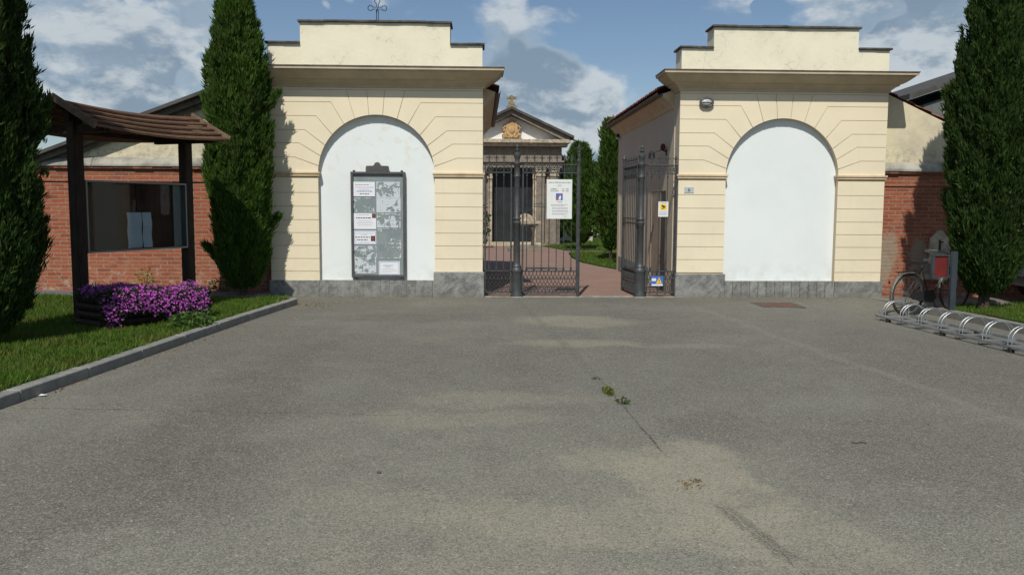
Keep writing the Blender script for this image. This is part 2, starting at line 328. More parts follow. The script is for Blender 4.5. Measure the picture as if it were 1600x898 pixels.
def torn(t, p, P):
    n = t.noise(P, 9, 10, .72, .4); n2 = t.noise(P, 60, 4, .6)
    uv = t.new('ShaderNodeTexCoord').outputs['Generated']; gx, gy, gz = t.sep(uv)[:3]
    e = t.m('MINIMUM', t.m('MINIMUM', gx, t.m('SUBTRACT', 1., gx)), t.m('MINIMUM', gz, t.m('SUBTRACT', 1., gz)))
    r = t.new('ShaderNodeObjectInfo').outputs['Random']
    thr = t.m('ADD', .37, t.m('MULTIPLY', r, .22))
    n = t.m('ADD', n, t.m('MULTIPLY', t.ss(e, .07, .03), .05))
    c = t.mix(t.ss(n2, .55, .7), (.56, .60, .63), (.40, .54, .60)); c = t.mix(t.ss(t.noise(P, 34, 3, .5), .66, .7), c, (.1, .1, .12))
    t.put(p.inputs['Base Color'], c)
    out = [q for q in t.n if q.type == 'OUTPUT_MATERIAL'][0]
    tr = t.new('ShaderNodeBsdfTransparent'); f = t.m('GREATER_THAN', n, thr)
    mm = t.new('ShaderNodeMixShader', {0: f, 1: tr.outputs[0], 2: p.outputs[0]}); t.put(out.inputs[0], mm.outputs[0])
M['torn'] = mat('torn_paper', torn, rough=.85)
def glassf(t, p, P):
    out = [q for q in t.n if q.type == 'OUTPUT_MATERIAL'][0]
    gl = t.new('ShaderNodeBsdfGlossy', {'Color': (1, 1, 1, 1), 'Roughness': .03}); tr = t.new('ShaderNodeBsdfTransparent', {'Color': (.82, .85, .85, 1)})
    fr = t.m('ADD', t.m('MULTIPLY', t.m('POWER', t.new('ShaderNodeLayerWeight', {'Blend': .5}).outputs['Facing'], 4.), .4), .012)
    mm = t.new('ShaderNodeMixShader', {0: fr, 1: tr.outputs[0], 2: gl.outputs[0]}); t.put(out.inputs[0], mm.outputs[0])
M['glass'] = mat('display_glass', glassf)
M['case'] = mat('brown_case_panel', col=(.055, .028, .022), spec=.05, rough=.9, var=.25, vscale=3)
M['tile'] = mat('clay_roof_tile', col=(.24, .095, .06), rough=.85, var=.5, vscale=7, bump=.4)
M['roofdark'] = mat('dark_roof_sheet', col=(.075, .07, .065), rough=.7, var=.3, vscale=3)
M['tymp'] = mat('white_tympanum', col=(.80, .79, .75), rough=.8, var=.05)
M['crest'] = mat('ochre_carved_stone', col=(.48, .31, .15), rough=.85, var=.3, vscale=9, bump=.5)
M['moss'] = mat('mossy_stone', col=(.23, .18, .10), rough=.95, var=.35, vscale=9)
M['door'] = mat('dark_door', col=(.022, .025, .027), rough=.45, var=.3, vscale=2)
M['sidewall'] = mat('side_render', render_wall((.60, .515, .395), (.48, .41, .32), .5), rough=.9)  # cream render darkened, the side wall's shade is in the colour
M['doorleaf'] = mat('beige_door', col=(.36, .29, .22), rough=.7, var=.1)
M['redpanel'] = mat('red_poster', col=(.12, .013, .011), rough=.6, var=.2)
M['bluegrey'] = mat('blue_grey_metal', col=(.035, .046, .056), rough=.5, var=.15)
M['rubber'] = mat('tyre_rubber', col=(.03, .029, .028), rough=.85)
M['mudguard'] = mat('worn_silver_mudguard', col=(.15, .14, .115), rough=.55, metal=.2, var=.3, vscale=20)
M['bikeframe'] = mat('dark_bike_paint', col=(.035, .03, .025), rough=.45)
M['relief'] = mat('weathered_plaster_relief', col=(.42, .35, .26), rough=.95, var=.35, vscale=8, bump=.6)
M['greywall'] = mat('grey_far_wall', col=(.13, .14, .14), rough=.9, var=.1)
M['carpaint'] = mat('grey_car_paint', col=(.16, .18, .20), rough=.28, metal=.5, spec=.5)
M['carglass'] = mat('dark_car_glass', col=(.02, .025, .03), rough=.06, spec=.8)
M['lampglass'] = mat('frosted_lamp_glass', col=(.42, .43, .42), rough=.35)
M['plate'] = mat('enamel_plate', col=(.42, .48, .50), rough=.4)
M['whitewall'] = mat('pale_far_wall', col=(.55, .5, .42), rough=.9, var=.12)
M['brownleaf'] = mat('dry_leaf', col=(.22, .15, .08), rough=.9, var=.3)

# ------------------------------------------------------------------ mesh helpers
class MB:
    def __init__(s): s.v = []; s.f = []; s.sm = False
    def add(s, vs, fs):
        o = len(s.v); s.v += [tuple(float(c) for c in q) for q in vs]; s.f += [tuple(i+o for i in q) for q in fs]; return s
    def box(s, x0, x1, y0, y1, z0, z1):
        return s.add([(x0, y0, z0), (x1, y0, z0), (x1, y1, z0), (x0, y1, z0), (x0, y0, z1), (x1, y0, z1), (x1, y1, z1), (x0, y1, z1)],
                     [(0, 3, 2, 1), (4, 5, 6, 7), (0, 1, 5, 4), (1, 2, 6, 5), (2, 3, 7, 6), (3, 0, 4, 7)])
    def prism(s, poly, a, b, axis='y'):
        """poly in the two other axes: axis y -> (x,z), x -> (y,z), z -> (x,y)"""
        n = len(poly)
        def P(q, t): return (q[0], t, q[1]) if axis == 'y' else (t, q[0], q[1]) if axis == 'x' else (q[0], q[1], t)
        vs = [P(q, a) for q in poly]+[P(q, b) for q in poly]
        fs = [tuple(range(n)), tuple(range(2*n-1, n-1, -1))]+[(i, i+n, (i+1) % n+n, (i+1) % n) for i in range(n)]
        return s.add(vs, fs)
    def tube(s, pts, r, n=6, closed=False, cap=True):
        pts = [Vector(q) for q in pts]; m = len(pts); rs = r if isinstance(r, (list, tuple)) else [r]*m
        o = len(s.v); ref = None
        for i, q in enumerate(pts):
            if closed: tdir = pts[(i+1) % m]-pts[i-1]
            else: tdir = pts[min(i+1, m-1)]-pts[max(i-1, 0)]
            tdir = tdir.normalized() if tdir.length > 1e-9 else Vector((0, 0, 1))
            if ref is None: ref = Vector((0, 0, 1)) if abs(tdir.z) < .9 else Vector((1, 0, 0))
            a = tdir.cross(ref)
            if a.length < 1e-4: a = tdir.cross(Vector((0, 1, 0)))
            a.normalize(); b = tdir.cross(a).normalized(); ref = -b if False else ref
            for k in range(n):
                g = 2*math.pi*k/n; s.v.append(tuple(q+a*math.cos(g)*rs[i]+b*math.sin(g)*rs[i]))
        for i in range(m if closed else m-1):
            j = (i+1) % m
            for k in range(n): s.f.append((o+i*n+k, o+i*n+(k+1) % n, o+j*n+(k+1) % n, o+j*n+k))
        if cap and not closed:
            s.f.append(tuple(o+k for k in range(n))); s.f.append(tuple(o+(m-1)*n+k for k in reversed(range(n))))
        return s
    def lathe(s, prof, cx=0, cy=0, n=14):
        o = len(s.v)
        for r, z in prof:
            for k in range(n): g = 2*math.pi*k/n; s.v.append((cx+r*math.cos(g), cy+r*math.sin(g), z))
        for i in range(len(prof)-1):
            for k in range(n): s.f.append((o+i*n+k, o+i*n+(k+1) % n, o+(i+1)*n+(k+1) % n, o+(i+1)*n+k))
        s.f.append(tuple(o+k for k in reversed(range(n)))); s.f.append(tuple(o+(len(prof)-1)*n+k for k in range(n)))
        return s
    def obox(s, c, ux, uy, uz):
        c, ux, uy, uz = map(Vector, (c, ux, uy, uz)); vs = []
        for sz in (-1, 1):
            for sx, sy in ((-1, -1), (1, -1), (1, 1), (-1, 1)): vs.append(c+ux*sx+uy*sy+uz*sz)
        return s.add(vs, [(0, 3, 2, 1), (4, 5, 6, 7), (0, 1, 5, 4), (1, 2, 6, 5), (2, 3, 7, 6), (3, 0, 4, 7)])
    def ball(s, c, rx, ry, rz, n=10, m=7):
        o = len(s.v)
        for i in range(m+1):
            ph = math.pi*i/m
            for k in range(n): g = 2*math.pi*k/n; s.v.append((c[0]+rx*math.sin(ph)*math.cos(g), c[1]+ry*math.sin(ph)*math.sin(g), c[2]+rz*math.cos(ph)))
        for i in range(m):
            for k in range(n): s.f.append((o+i*n+k, o+(i+1)*n+k, o+(i+1)*n+(k+1) % n, o+i*n+(k+1) % n))
        return s
    def build(s, name, m, parent=None, smooth=None, bevel=0, origin=None):
        me = bpy.data.meshes.new(name)
        off = origin if origin is not None else (parent.get('_o') if parent is not None and parent.get('_o') is not None else (0, 0, 0))
        vs = [(a-off[0], b-off[1], c-off[2]) for a, b, c in s.v]
        me.from_pydata(vs, [], s.f); me.update(); me.materials.append(m if not isinstance(m, str) else M[m])
        o = bpy.data.objects.new(name, me); COL.objects.link(o)
        if parent is not None: o.parent = parent
        import bmesh
        bm = bmesh.new(); bm.from_mesh(me); bmesh.ops.recalc_face_normals(bm, faces=bm.faces)
        if bevel: bmesh.ops.bevel(bm, geom=list(bm.edges), offset=bevel, segments=1, affect='EDGES', clamp_overlap=True)
        bm.to_mesh(me); bm.free()
        if smooth or s.sm:
            me.polygons.foreach_set('use_smooth', [True]*len(me.polygons)); me.set_sharp_from_angle(angle=math.radians(40))
        return o
    def thing(s, name, m, label, cat, loc=(0, 0, 0), group=None, **k):
        o = s.build(name, m, None, origin=loc, **k); o.location = loc; tag(o, label, cat, group); return o
def tag(o, label=None, cat=None, group=None, kind=None):
    if label: o['label'] = label
    if cat: o['category'] = cat
    if group: o['group'] = group
    if kind: o['kind'] = kind
    return o
def root(name, loc, label, cat, group=None, world=True, rz=0):
    """Empty at a thing's base.  world=True: parts are given in world coordinates."""
    o = bpy.data.objects.new(name, None); COL.objects.link(o); o.location = loc; o.rotation_euler = (0, 0, rz); o.empty_display_size = .2
    if world: o['_o'] = tuple(loc)
    return tag(o, label, cat, group)
def structure(name, mb, m, **k): return tag(mb.build(name, m, **k), kind='structure')
def copy_tree(o, parent=None, loc=None):
    kids = list(o.children); c = o.copy(); COL.objects.link(c)
    if parent is not None: c.parent = parent
    if loc is not None: c.location = loc
    for k in kids: copy_tree(k, c)
    return c
def bigmesh(name, V, Fq, m, parent=None, k=3):
    """V (n,3) array, Fq (m,k) faces"""
    me = bpy.data.meshes.new(name); V = np.asarray(V, np.float32); Fq = np.asarray(Fq, np.int32)
    me.vertices.add(len(V)); me.vertices.foreach_set('co', V.ravel())
    me.loops.add(Fq.size); me.loops.foreach_set('vertex_index', Fq.ravel())
    me.polygons.add(len(Fq)); me.polygons.foreach_set('loop_start', np.arange(0, Fq.size, k, dtype=np.int32)); me.polygons.foreach_set('loop_total', np.full(len(Fq), k, np.int32))
    me.update(calc_edges=True); me.validate(); me.materials.append(M[m] if isinstance(m, str) else m)
    o = bpy.data.objects.new(name, me); COL.objects.link(o)
    if parent is not None: o.parent = parent
    return o
def norm(a): return a/np.maximum(np.linalg.norm(a, axis=1, keepdims=True), 1e-9)
def blades(base, dirs, length, width):
    """one slim triangle-pair (kite) per blade"""
    n = len(base); d = norm(dirs); side = norm(np.cross(d, norm(npr.normal(size=(n, 3)))))
    L = np.asarray(length).reshape(-1, 1)*np.ones((n, 1)); Wd = np.asarray(width).reshape(-1, 1)*np.ones((n, 1))
    nrm = np.cross(d, side)
    V = np.stack([base, base+d*L*.45+side*Wd+nrm*L*.04, base+d*L, base+d*L*.45-side*Wd], 1).reshape(-1, 3)
    i = np.arange(n)*4
    return V, np.stack([i, i+1, i+2, i+3], 1)
_txt = {}
def text(body, size, loc, m, parent, rot=(math.pi/2, 0, 0), align='CENTER', name='lettering', extrude=.0006, xs=1.):
    cu = bpy.data.curves.new('t', 'FONT'); cu.body = body; cu.size = size; cu.align_x = align; cu.align_y = 'CENTER'; cu.extrude = extrude
    to = bpy.data.objects.new('t', cu); COL.objects.link(to); bpy.context.view_layer.update()
    me = bpy.data.meshes.new_from_object(to.evaluated_get(bpy.context.evaluated_depsgraph_get()))
    bpy.data.objects.remove(to); me.name = name; me.materials.clear(); me.materials.append(M[m])
    o = bpy.data.objects.new(name, me); COL.objects.link(o); o.parent = parent; o.location = loc; o.rotation_euler = rot; o.scale = (xs, 1, 1)
    return o

# ------------------------------------------------------------------ ground
def sstep(v, a, b): t = min(1, max(0, (v-a)/(b-a))); return t*t*(3-2*t)
def road_z(x, y): return -.11*sstep(x, 4.9, 6.3)*sstep(y, 15.0, 13.3)
structure('ground', MB().add([(-400, -200, -.16), (400, -200, -.16), (400, 900, -.16), (-400, 900, -.16)], [(0, 1, 2, 3)]), 'ground')
xs = sorted(set([-30, -20, -12, -8, -4, 0, 4, 4.6]+[4.9+.14*i for i in range(11)]+[7, 9, 14, 22, 30])); ys = [-25, -10, 0, 6, 10, 12, 13]+[13.2+.15*i for i in range(13)]+[15.2]
g = MB(); g.v = [(x, y, road_z(x, y)) for y in ys for x in xs]; nx = len(xs)
g.f = [(j*nx+i, j*nx+i+1, (j+1)*nx+i+1, (j+1)*nx+i) for j in range(len(ys)-1) for i in range(nx-1)]
structure('asphalt_forecourt', g, 'asphalt', smooth=True)
# left kerb and lawn
KL = [(-5.0, -6), (-4.35, 1), (-3.76, 6.8), (-3.60, 8.4), (-3.38, 10.6), (-3.2, 12.3), (-2.98, 14.0)]
def strip_kerb(name, pts, wd, z0, z1, side=1):
    mb = MB(); n = len(pts)
    cum = [0]
    for a, b in zip(pts, pts[1:]): cum.append(cum[-1]+math.dist(a, b))
    def at(s_):
        for i in range(n-1):
            if s_ <= cum[i+1]+1e-9: t = (s_-cum[i])/(cum[i+1]-cum[i]); return (pts[i][0]+(pts[i+1][0]-pts[i][0])*t, pts[i][1]+(pts[i+1][1]-pts[i][1])*t)
        return pts[-1]
    s_ = 0
    while s_ < cum[-1]-.05:
        e = min(s_+1.0, cum[-1]); a, b = at(s_), at(e-.008); dxx, dyy = b[0]-a[0], b[1]-a[1]; L = math.hypot(dxx, dyy); nxx, nyy = -dyy/L*side*wd, dxx/L*side*wd
        zt = z1+rnd.uniform(-.004, .004)
        vs = [(*a, z0), (*b, z0), (b[0]+nxx, b[1]+nyy, z0), (a[0]+nxx, a[1]+nyy, z0)]; vs += [(q[0], q[1], zt) for q in vs]
        mb.add(vs, [(0, 3, 2, 1), (4, 5, 6, 7), (0, 1, 5, 4), (1, 2, 6, 5), (2, 3, 7, 6), (3, 0, 4, 7)]); s_ = e
    return structure(name, mb, 'kerb', bevel=.008)
strip_kerb('kerb', KL+[(-3.05, 14.18), (-3.25, 14.28)], .13, -.1, .10)
lawn = [(x-.13, y) for x, y in KL]+[(-3.4, 14.15), (-4.6, 14.25), (-30, 14.25), (-30, -6)]
structure('lawn', MB().prism(lawn, -.1, .078, 'z'), 'turf')
structure('sidewalk', MB().box(-30, -3.72, 14.27, 15.6, -.1, .085), 'walk')
# right-hand kerb, pavement and verge
KR = [G(1366, 463.5, .02), G(1440, 475.5, .02), G(1528, 490, .02), G(1600, 505, .02), (7.75, 9.0), (8.6, 2)]
KR[0] = (KR[0][0], 15.05)
strip_kerb('kerb', KR, .12, -.2, .02, -1)
pv = [(KR[0][0]+.1, 15.3)]+[(x+.12, y) for x, y in KR]+[(30, 2), (30, 15.3)]
structure('pavement', MB().prism(pv, -.3, -.052, 'z'), 'paving')
vg = [(x+.13, y-.02) for x, y in [KR[2], KR[3], KR[4], KR[5]]]
vg = [G(1470, 489, .02)]+vg+[(11, 2), (10.9, 13.7), (9.2, 14.0), (8.0, 14.02)]
vg[0] = (KR[2][0]-.1, KR[2][1]+.55)
vm = MB().prism(vg, -.3, .012, 'z'); vm.v = [(x, y, z if z < 0 or y < 12.6 else .012-.06*min(1, (y-12.6)/1.2)) for x, y, z in vm.v]
structure('lawn', vm, 'turf')
# inside the gate
structure('paving', MB().add([(-12, 15.2, .004), (3.52, 15.2, .004), (3.52, 21.9, .004), (3.2, 23.2, .004), (2.95, 24.6, .004), (2.9, 27.2, .004), (3.1, 30.0, .004), (30, 30.0, .004), (30, 31.3, .004), (3.2, 31.3, .004), (2.4, 35.6, .004), (2.4, 40, .004), (-12, 40, .004)], [tuple(range(13))]), 'paving')
structure('lawn', MB().prism([(3.54, 21.95), (30, 21.95), (30, 29.95), (3.14, 29.95), (2.96, 27.2), (3.0, 24.6), (3.25, 23.2)], -.1, .02, 'z'), 'turf')
structure('lawn', MB().prism([(3.25, 31.35), (30, 31.35), (30, 45.5), (2.45, 45.5), (2.45, 35.6)], -.1, .018, 'z'), 'turf')
structure('path', MB().box(-20, 30, 45.6, 49., -.1, .03), mat('pale_gravel', col=(.45, .42, .37), rough=.95, var=.15))

# grass blades
def inpoly(x, y, poly):
    r = np.zeros(len(x), bool); n = len(poly)
    for i in range(n):
        x1, y1 = poly[i]; x2, y2 = poly[(i+1) % n]
        c = ((y1 > y) != (y2 > y)) & (x < (x2-x1)*(y-y1)/((y2-y1) if y2 != y1 else 1e-9)+x1); r ^= c
    return r
def grass(name, poly, bx, n, z, hmin, hmax, wd, label):
    x = npr.uniform(bx[0], bx[1], n); y = npr.uniform(bx[2], bx[3], n); k = inpoly(x, y, poly); x, y = x[k], y[k]; n = len(x)
    lump = .5+.5*np.sin(x*3.1+np.sin(y*2.3)*1.7)*np.sin(y*2.7+np.sin(x*1.9)*2)
    base = np.stack([x, y, np.full(n, z)], 1); d = np.stack([npr.normal(0, .38, n), npr.normal(0, .38, n), np.ones(n)], 1)
    V, Q = blades(base, d, npr.uniform(hmin, hmax, n)*(.6+.7*lump), wd)
    return tag(bigmesh(name, V, Q, 'grass', k=4), kind='stuff', label=label, cat='grass')
grass('grass', lawn, (-9, -2.8, 5.2, 14.2), 170000, .075, .035, .095, .0042, 'mown green grass behind the left kerb')
grass('grass', vg, (6.8, 10.8, 8.5, 14.1), 34000, -.02, .04, .1, .005, 'short grass under the right-hand cypress')
grass('grass', [(3.54, 21.95), (9, 21.95), (9, 29.95), (3.14, 29.95), (2.96, 27.2), (3.0, 24.6), (3.25, 23.2)], (2.9, 9, 21.9, 30), 30000, .02, .04, .09, .009, 'green grass beyond the gate')
grass('grass', [(3.25, 31.35), (12, 31.35), (12, 45.5), (2.45, 45.5), (2.45, 35.6)], (2.4, 12, 31.3, 45.5), 22000, .02, .05, .1, .013, 'green grass beside the far chapel')
# rough tufts along the kerb top and dry litter at its foot
tx = []; 
for i in range(900):
    t_ = rnd.random(); j = rnd.randrange(2, len(KL)-1); a, b = KL[j], KL[j+1]
    tx.append((a[0]+(b[0]-a[0])*t_-.13-abs(rnd.gauss(0, .04)), a[1]+(b[1]-a[1])*t_, .075))
tx = np.array(tx); V, Q = blades(tx, np.stack([npr.normal(.25, .4, 900), npr.normal(0, .4, 900), np.ones(900)], 1), npr.uniform(.05, .13, 900), .005)
tag(bigmesh('grass_edging', V, Q, 'grass', k=4), kind='stuff', label='taller grass tufts along the left kerb stones', cat='grass')
pts = []
for (cx, cy, sx, sy, n) in ((-3.66, 7.6, .03, .5, 60), (-3.45, 9.2, .05, .5, 90), (-2.75, 13.9, .28, .3, 260), (-3.3, 11.2, .04, .7, 50), (-2.5, 15.0, .6, .05, 80), (5.5, 15.03, 1.5, .03, 60), (-1.0, 15.0, .8, .03, 40), (1.2, 4.75, .05, .05, 30)):
    for _ in range(n): pts.append((rnd.gauss(cx, sx), min(rnd.gauss(cy, sy), 15.05), .004))
pts = np.array(pts); n = len(pts)
V, Q = blades(pts, np.stack([npr.normal(size=n), npr.normal(size=n), npr.uniform(0, .25, n)], 1), npr.uniform(.012, .04, n), npr.uniform(.003, .009, n))
tag(bigmesh('dry_leaf_litter', V, Q, 'brownleaf', k=4), kind='stuff', label='dry leaf litter blown against kerb and walls', cat='leaf litter')

# ------------------------------------------------------------------ gatehouses
HW = 1.87; R = 1.02; ZC = 2.18; FR = D            # half width, arch radius, springing
def arc(cx, r, a0, a1, n): return [(cx+r*math.cos(math.radians(a0+(a1-a0)*i/n)), ZC+r*math.sin(math.radians(a0+(a1-a0)*i/n))) for i in range(n+1)]
def gatehouse(cx, gate_side, label):
    """gate_side = +1: the gate is on its right"""
    s = gate_side; X0, X1 = cx-HW, cx+HW; xg = cx+s*HW
    b = root('gatehouse', (cx, D, 0), label, 'gatehouse')
    # core wall, with the arch recess
    core = MB(); A = arc(cx, R, 180, 0, 32)
    poly = [(X0+.01, .0), (cx-R, 0.)]+A+[(cx+R, .0), (X1-.01, .0), (X1-.01, 3.99), (X0+.01, 3.99)]
    core.prism(poly, D+.014, D+.13, 'y'); core.box(X0+.01, X1-.01, D+.13, D+.35, 0, 3.99)
    core.build('wall_core', 'groove', b)
    MB().prism([(cx-R, .02)]+A+[(cx+R, .02)], D+.118, D+.128, 'y').build('arch_panel', 'white', b)
    # rusticated facing blocks, 14 mm proud, with open joints
    g_ = .0042; f = MB()
    def blk(poly): f.prism(poly, D, D+.016, 'y')
    zl = [.455, .68, .91, 1.137, 1.365, 1.6, 1.84, 2.105]
    for sd in (-1, 1):
        big = sd == s; z0 = .45 if big else .295
        xo = cx+sd*HW; xi = cx+sd*(R+.0)
        zz = [z0]+[z for z in zl if z > z0+.05]
        for i in range(len(zz)-1):
            a, c = zz[i]+(g_ if i else 0), zz[i+1]-(g_ if i < len(zz)-2 else 0)
            xa, xb = sorted((xo, xi)); f.box(xa, xb, D, D+.016, a, c)
        # spring band above the capital: courses with kinks
        L = [None, (2.455, 1.42, 10), (2.70, 1.34, 18), (2.93, 1.24, 31), (3.17, 1.04, 44), (3.41, .78, 60)]
        L = [(z, k, math.degrees(math.acos(min(1, q/1.03)))) for z, k, q in ((2.455, 1.42, 1.022), (2.70, 1.34, .985), (2.93, 1.24, .905), (3.17, 1.04, .775), (3.41, .78, .565))]
        def P(dxx, z): return (cx+sd*dxx, z)
        def AP(a): return (cx+sd*R*math.cos(math.radians(a)), ZC+R*math.sin(math.radians(a)))
        prev = (2.20, None, 0)
        seq = L
        for i, (z, k, a) in enumerate(seq):
            pz, pk, pa = prev
            bot = [P(HW, pz+(g_ if pk else 0))]+([P(pk, pz+g_), AP(pa+.35)] if pk else [P(R, 2.20), ])
            n = 5; ar = [AP(pa+.35+(a-pa-.7)*j/n) for j in range(n+1)]
            if not pk: ar[0] = AP(1.2)
            top = [P(k, z-g_), P(HW, z-g_)]
            pl = bot+ar[(1 if pk else 0):]+top
            blk(pl); prev = (z, k, a)
        # shoulder block between the last kink and the first voussoir joint
        z, k, a = prev; a2 = math.degrees(math.acos(.37/R)); a3 = math.degrees(math.acos(.12/R))
        blk([P(HW, z+g_), P(k, z+g_)]+[AP(a+.35+(a2-a-.7)*j/4) for j in range(5)]+[P(.51+g_, 3.62-g_), P(HW, 3.62-g_)])
        blk([P(.51-g_, 3.62-g_)]+[AP(a2+.35+(a3-a2-.7)*j/4) for j in range(5)]+[P(.155+g_, 3.62-g_)])
        if sd == 1:
            blk([P(.155-g_, 3.62-g_)]+[AP(a3+.35+(180-2*a3-.7)*j/5) for j in range(6)]+[P(-.155+g_, 3.62-g_)])
    f.box(X0, X1, D, D+.016, 3.62+g_, 3.80)
    f.build('facing', 'cream', b)
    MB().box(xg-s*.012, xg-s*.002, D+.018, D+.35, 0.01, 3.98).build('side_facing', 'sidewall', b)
    MB().box(cx-s*HW, cx-s*(HW-.009), D+.018, D+.348, 0.01, 3.98).build('side_facing', 'cream', b)
    # capitals at springing height
    for sd in (-1, 1):
        c = MB(); a, d2 = cx+sd*(R-.035), cx+sd*(HW+.035); a, d2 = min(a, d2), max(a, d2)
        c.box(a+.03, d2-.03, D-.012, D+.11, 2.108, 2.125); c.box(a+.012, d2-.012, D-.03, D+.112, 2.125, 2.165); c.box(a, d2, D-.045, D+.114, 2.165, 2.20)
        c.build('capital', 'trim', b, bevel=.004)
    # plinth
    for sd in (-1, 1):
        big = sd == s; zt = (.45 if s > 0 else .425) if big else .295
        a, d2 = sorted((cx+sd*(R-.02 if big else R), cx+sd*(HW+.03)))
        if big: MB().box(a, d2, D-.075, D+.3, -.02, zt).build('plinth_block', 'gneiss', b, bevel=.012)
        else: MB().box(a, d2, D-.035, D+.3, -.02, zt).build('plinth_block', 'gneiss', b, bevel=.006)
    MB().box(cx-R, cx+R, D+.0, D+.125, -.02, .29).build('plinth_mortar', 'coping', b)
    sl_ = MB(); w_ = .148; n = int(2*R/w_); w_ = (2*R-.04)/n
    for i in range(n):
        xa = cx-R+.02+i*w_ if s < 0 else cx-R+.0+i*w_; dy = rnd.uniform(0, .006)
        sl_.box(xa+(.004 if s < 0 else .0015), xa+w_-(.004 if s < 0 else .0015), D-.03+dy, D+.02, -.02, .297+rnd.uniform(-.004, .004))
    sl_.build('plinth_slabs', 'gneiss', b)
    # cornice: profile swept round the front and the two returns
    prof = [(0, 3.66), (.025, 3.66), (.03, 3.70), (.05, 3.715), (.085, 3.745), (.13, 3.765), (.14, 3.79), (.17, 3.795), (.215, 3.82), (.27, 3.862), (.315, 3.90), (.325, 3.925), (.36, 3.925), (.36, 3.965), (0, 3.985)]
    cm = MB(); ring = []
    yb = D+.42
    for p_, z in prof: ring.append([(X0-p_, yb, z), (X0-p_, D-p_, z), (X1+p_, D-p_, z), (X1+p_, yb, z)])
    cm.v = [q for r_ in ring for q in r_]; n = len(prof)
    cm.f = [(4*i+j, 4*i+j+1, 4*((i+1) % n)+j+1, 4*((i+1) % n)+j) for i in range(n) for j in range(3)]+[tuple(4*i for i in range(n)), tuple(4*i+3 for i in reversed(range(n)))]
    c = cm.build('cornice', 'cornice', b)
    MB().prism([(X0-.37, 3.966), (X1+.37, 3.966), (X1+.37, 3.984), (X0-.37, 3.984)], D-.372, D+.43, 'y').build('flashing', 'flash', c, origin=(cx, D, 0))
    # stepped parapet and its coping
    pm = MB(); py0, py1 = D+.012, D+.46
    pm.box(X0+.01, X1-.01, py0, py1, 3.985, 4.40); pm.box(cx-1.295, cx+1.295, py0+.001, py1-.001, 4.40, 4.765)
    pr = pm.build('parapet', 'parapet', b)
    for xa, xb, z in ((X0-.03, cx-1.297, 4.402), (cx+1.297, X1+.03, 4.402), (cx-1.33, cx+1.33, 4.767)):
        nseg = max(2, int((xb-xa)/.42)); cp = MB()
        for i in range(nseg):
            u, v_ = xa+(xb-xa)*i/nseg, xa+(xb-xa)*(i+1)/nseg; dz_ = rnd.uniform(-.004, .006)
            cp.box(u+.001, v_-.001, py0-.045+rnd.uniform(-.006, .006), py1+.04, z+dz_, z+.035+dz_)
        cp.build('coping', 'slate', pr, origin=(cx, D, 0), bevel=.004)
    # the wing behind, under a pitched roof
    xo = cx-s*5.95 if s > 0 else cx+5.6; zr = 4.66; k = .376 if s > 0 else .455; kg = .46
    zo = zr-k*abs(xo-cx); zg = zr-kg*(HW)
    wm = MB(); wm.prism([(xg, 0), (xg, zg-.05), (cx, zr-.05), (xo, zo-.05), (xo, 0)], D+.351, D+6.6, 'y')
    wing = wm.build('wing_wall', 'gable', b)
    sw_ = MB()      # side wall towards the gate, shade put into its colour, with its door recess
    dx0 = xg+s*.012
    a, d2 = sorted((xg+s*.001, dx0))
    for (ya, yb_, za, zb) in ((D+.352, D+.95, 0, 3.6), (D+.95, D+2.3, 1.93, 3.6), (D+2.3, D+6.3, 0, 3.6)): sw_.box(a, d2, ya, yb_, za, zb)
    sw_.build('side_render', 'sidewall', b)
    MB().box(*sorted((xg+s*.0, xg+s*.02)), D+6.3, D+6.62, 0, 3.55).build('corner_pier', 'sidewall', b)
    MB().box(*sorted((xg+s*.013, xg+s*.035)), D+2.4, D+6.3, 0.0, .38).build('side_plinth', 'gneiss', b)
    dr = MB().box(*sorted((xg+s*.001, xg+s*.003)), D+.952, D+2.298, .0, 1.928).build('doorway', 'door', b)  # flat dark sheet painted for the shade inside the open doorway
    MB().box(*sorted((xg+s*.0035, xg+s*.008)), D+1.42, D+2.29, .02, 1.92).build('door_leaf', 'doorleaf', dr, origin=(cx, D, 0))
    # eaves cove + gutter on the gate side
    ze = zr-kg*(HW+.25)
    cov = MB().prism([(xg, 3.40), (xg+s*.03, 3.40), (xg+s*.06, 3.46), (xg+s*.22, 3.62), (xg+s*.22, ze-.02), (xg, ze+.06)], D+.43, D+6.75, 'y')
    cov.build('eaves', 'trim', b)
    gt = MB(); gx = xg+s*.27; n = 8
    arcp = [(gx+.055*math.cos(math.pi+math.pi*i/n), ze+.0+.055*math.sin(math.pi+math.pi*i/n)) for i in range(n+1)]
    arcp += [(gx+.047*math.cos(2*math.pi-math.pi*i/n), ze+.0+.047*math.sin(2*math.pi-math.pi*i/n)) for i in range(n+1)]
    gt.prism(arcp, D+.44, D+6.85, 'y').build('gutter', 'flash', b)
    # pantiles: corrugated sheets with stepped courses
    rf = MB()
    def slope(xa, za, xb, zb, y0, y1):
        ny = int((y1-y0)/.036); nc = int(math.dist((xa, za), (xb, zb))/.33); o = len(rf.v)
        for c_ in range(nc):
            for e in (0, 1):
                t_ = (c_+e)/nc; x, z = xa+(xb-xa)*t_, za+(zb-za)*t_+(.035 if e == 0 else .005)
                for j in range(ny+1):
                    y = y0+(y1-y0)*j/ny; rf.v.append((x, y, z+.035*abs(math.sin(math.pi*(y-y0)/.19+.5*(j*0)))+(.006*math.sin(j*1.7+c_*2.1))))
        for r_ in range(2*nc-1):
            for j in range(ny): a_ = o+r_*(ny+1)+j; rf.f.append((a_, a_+1, a_+ny+2, a_+ny+1))
        # scalloped eaves edge: drop a lip at the low end so that the tile ends have thickness
        o2 = len(rf.v)
        for j in range(ny+1): q = rf.v[o+j]; rf.v.append((q[0], q[1], q[2]-.03))
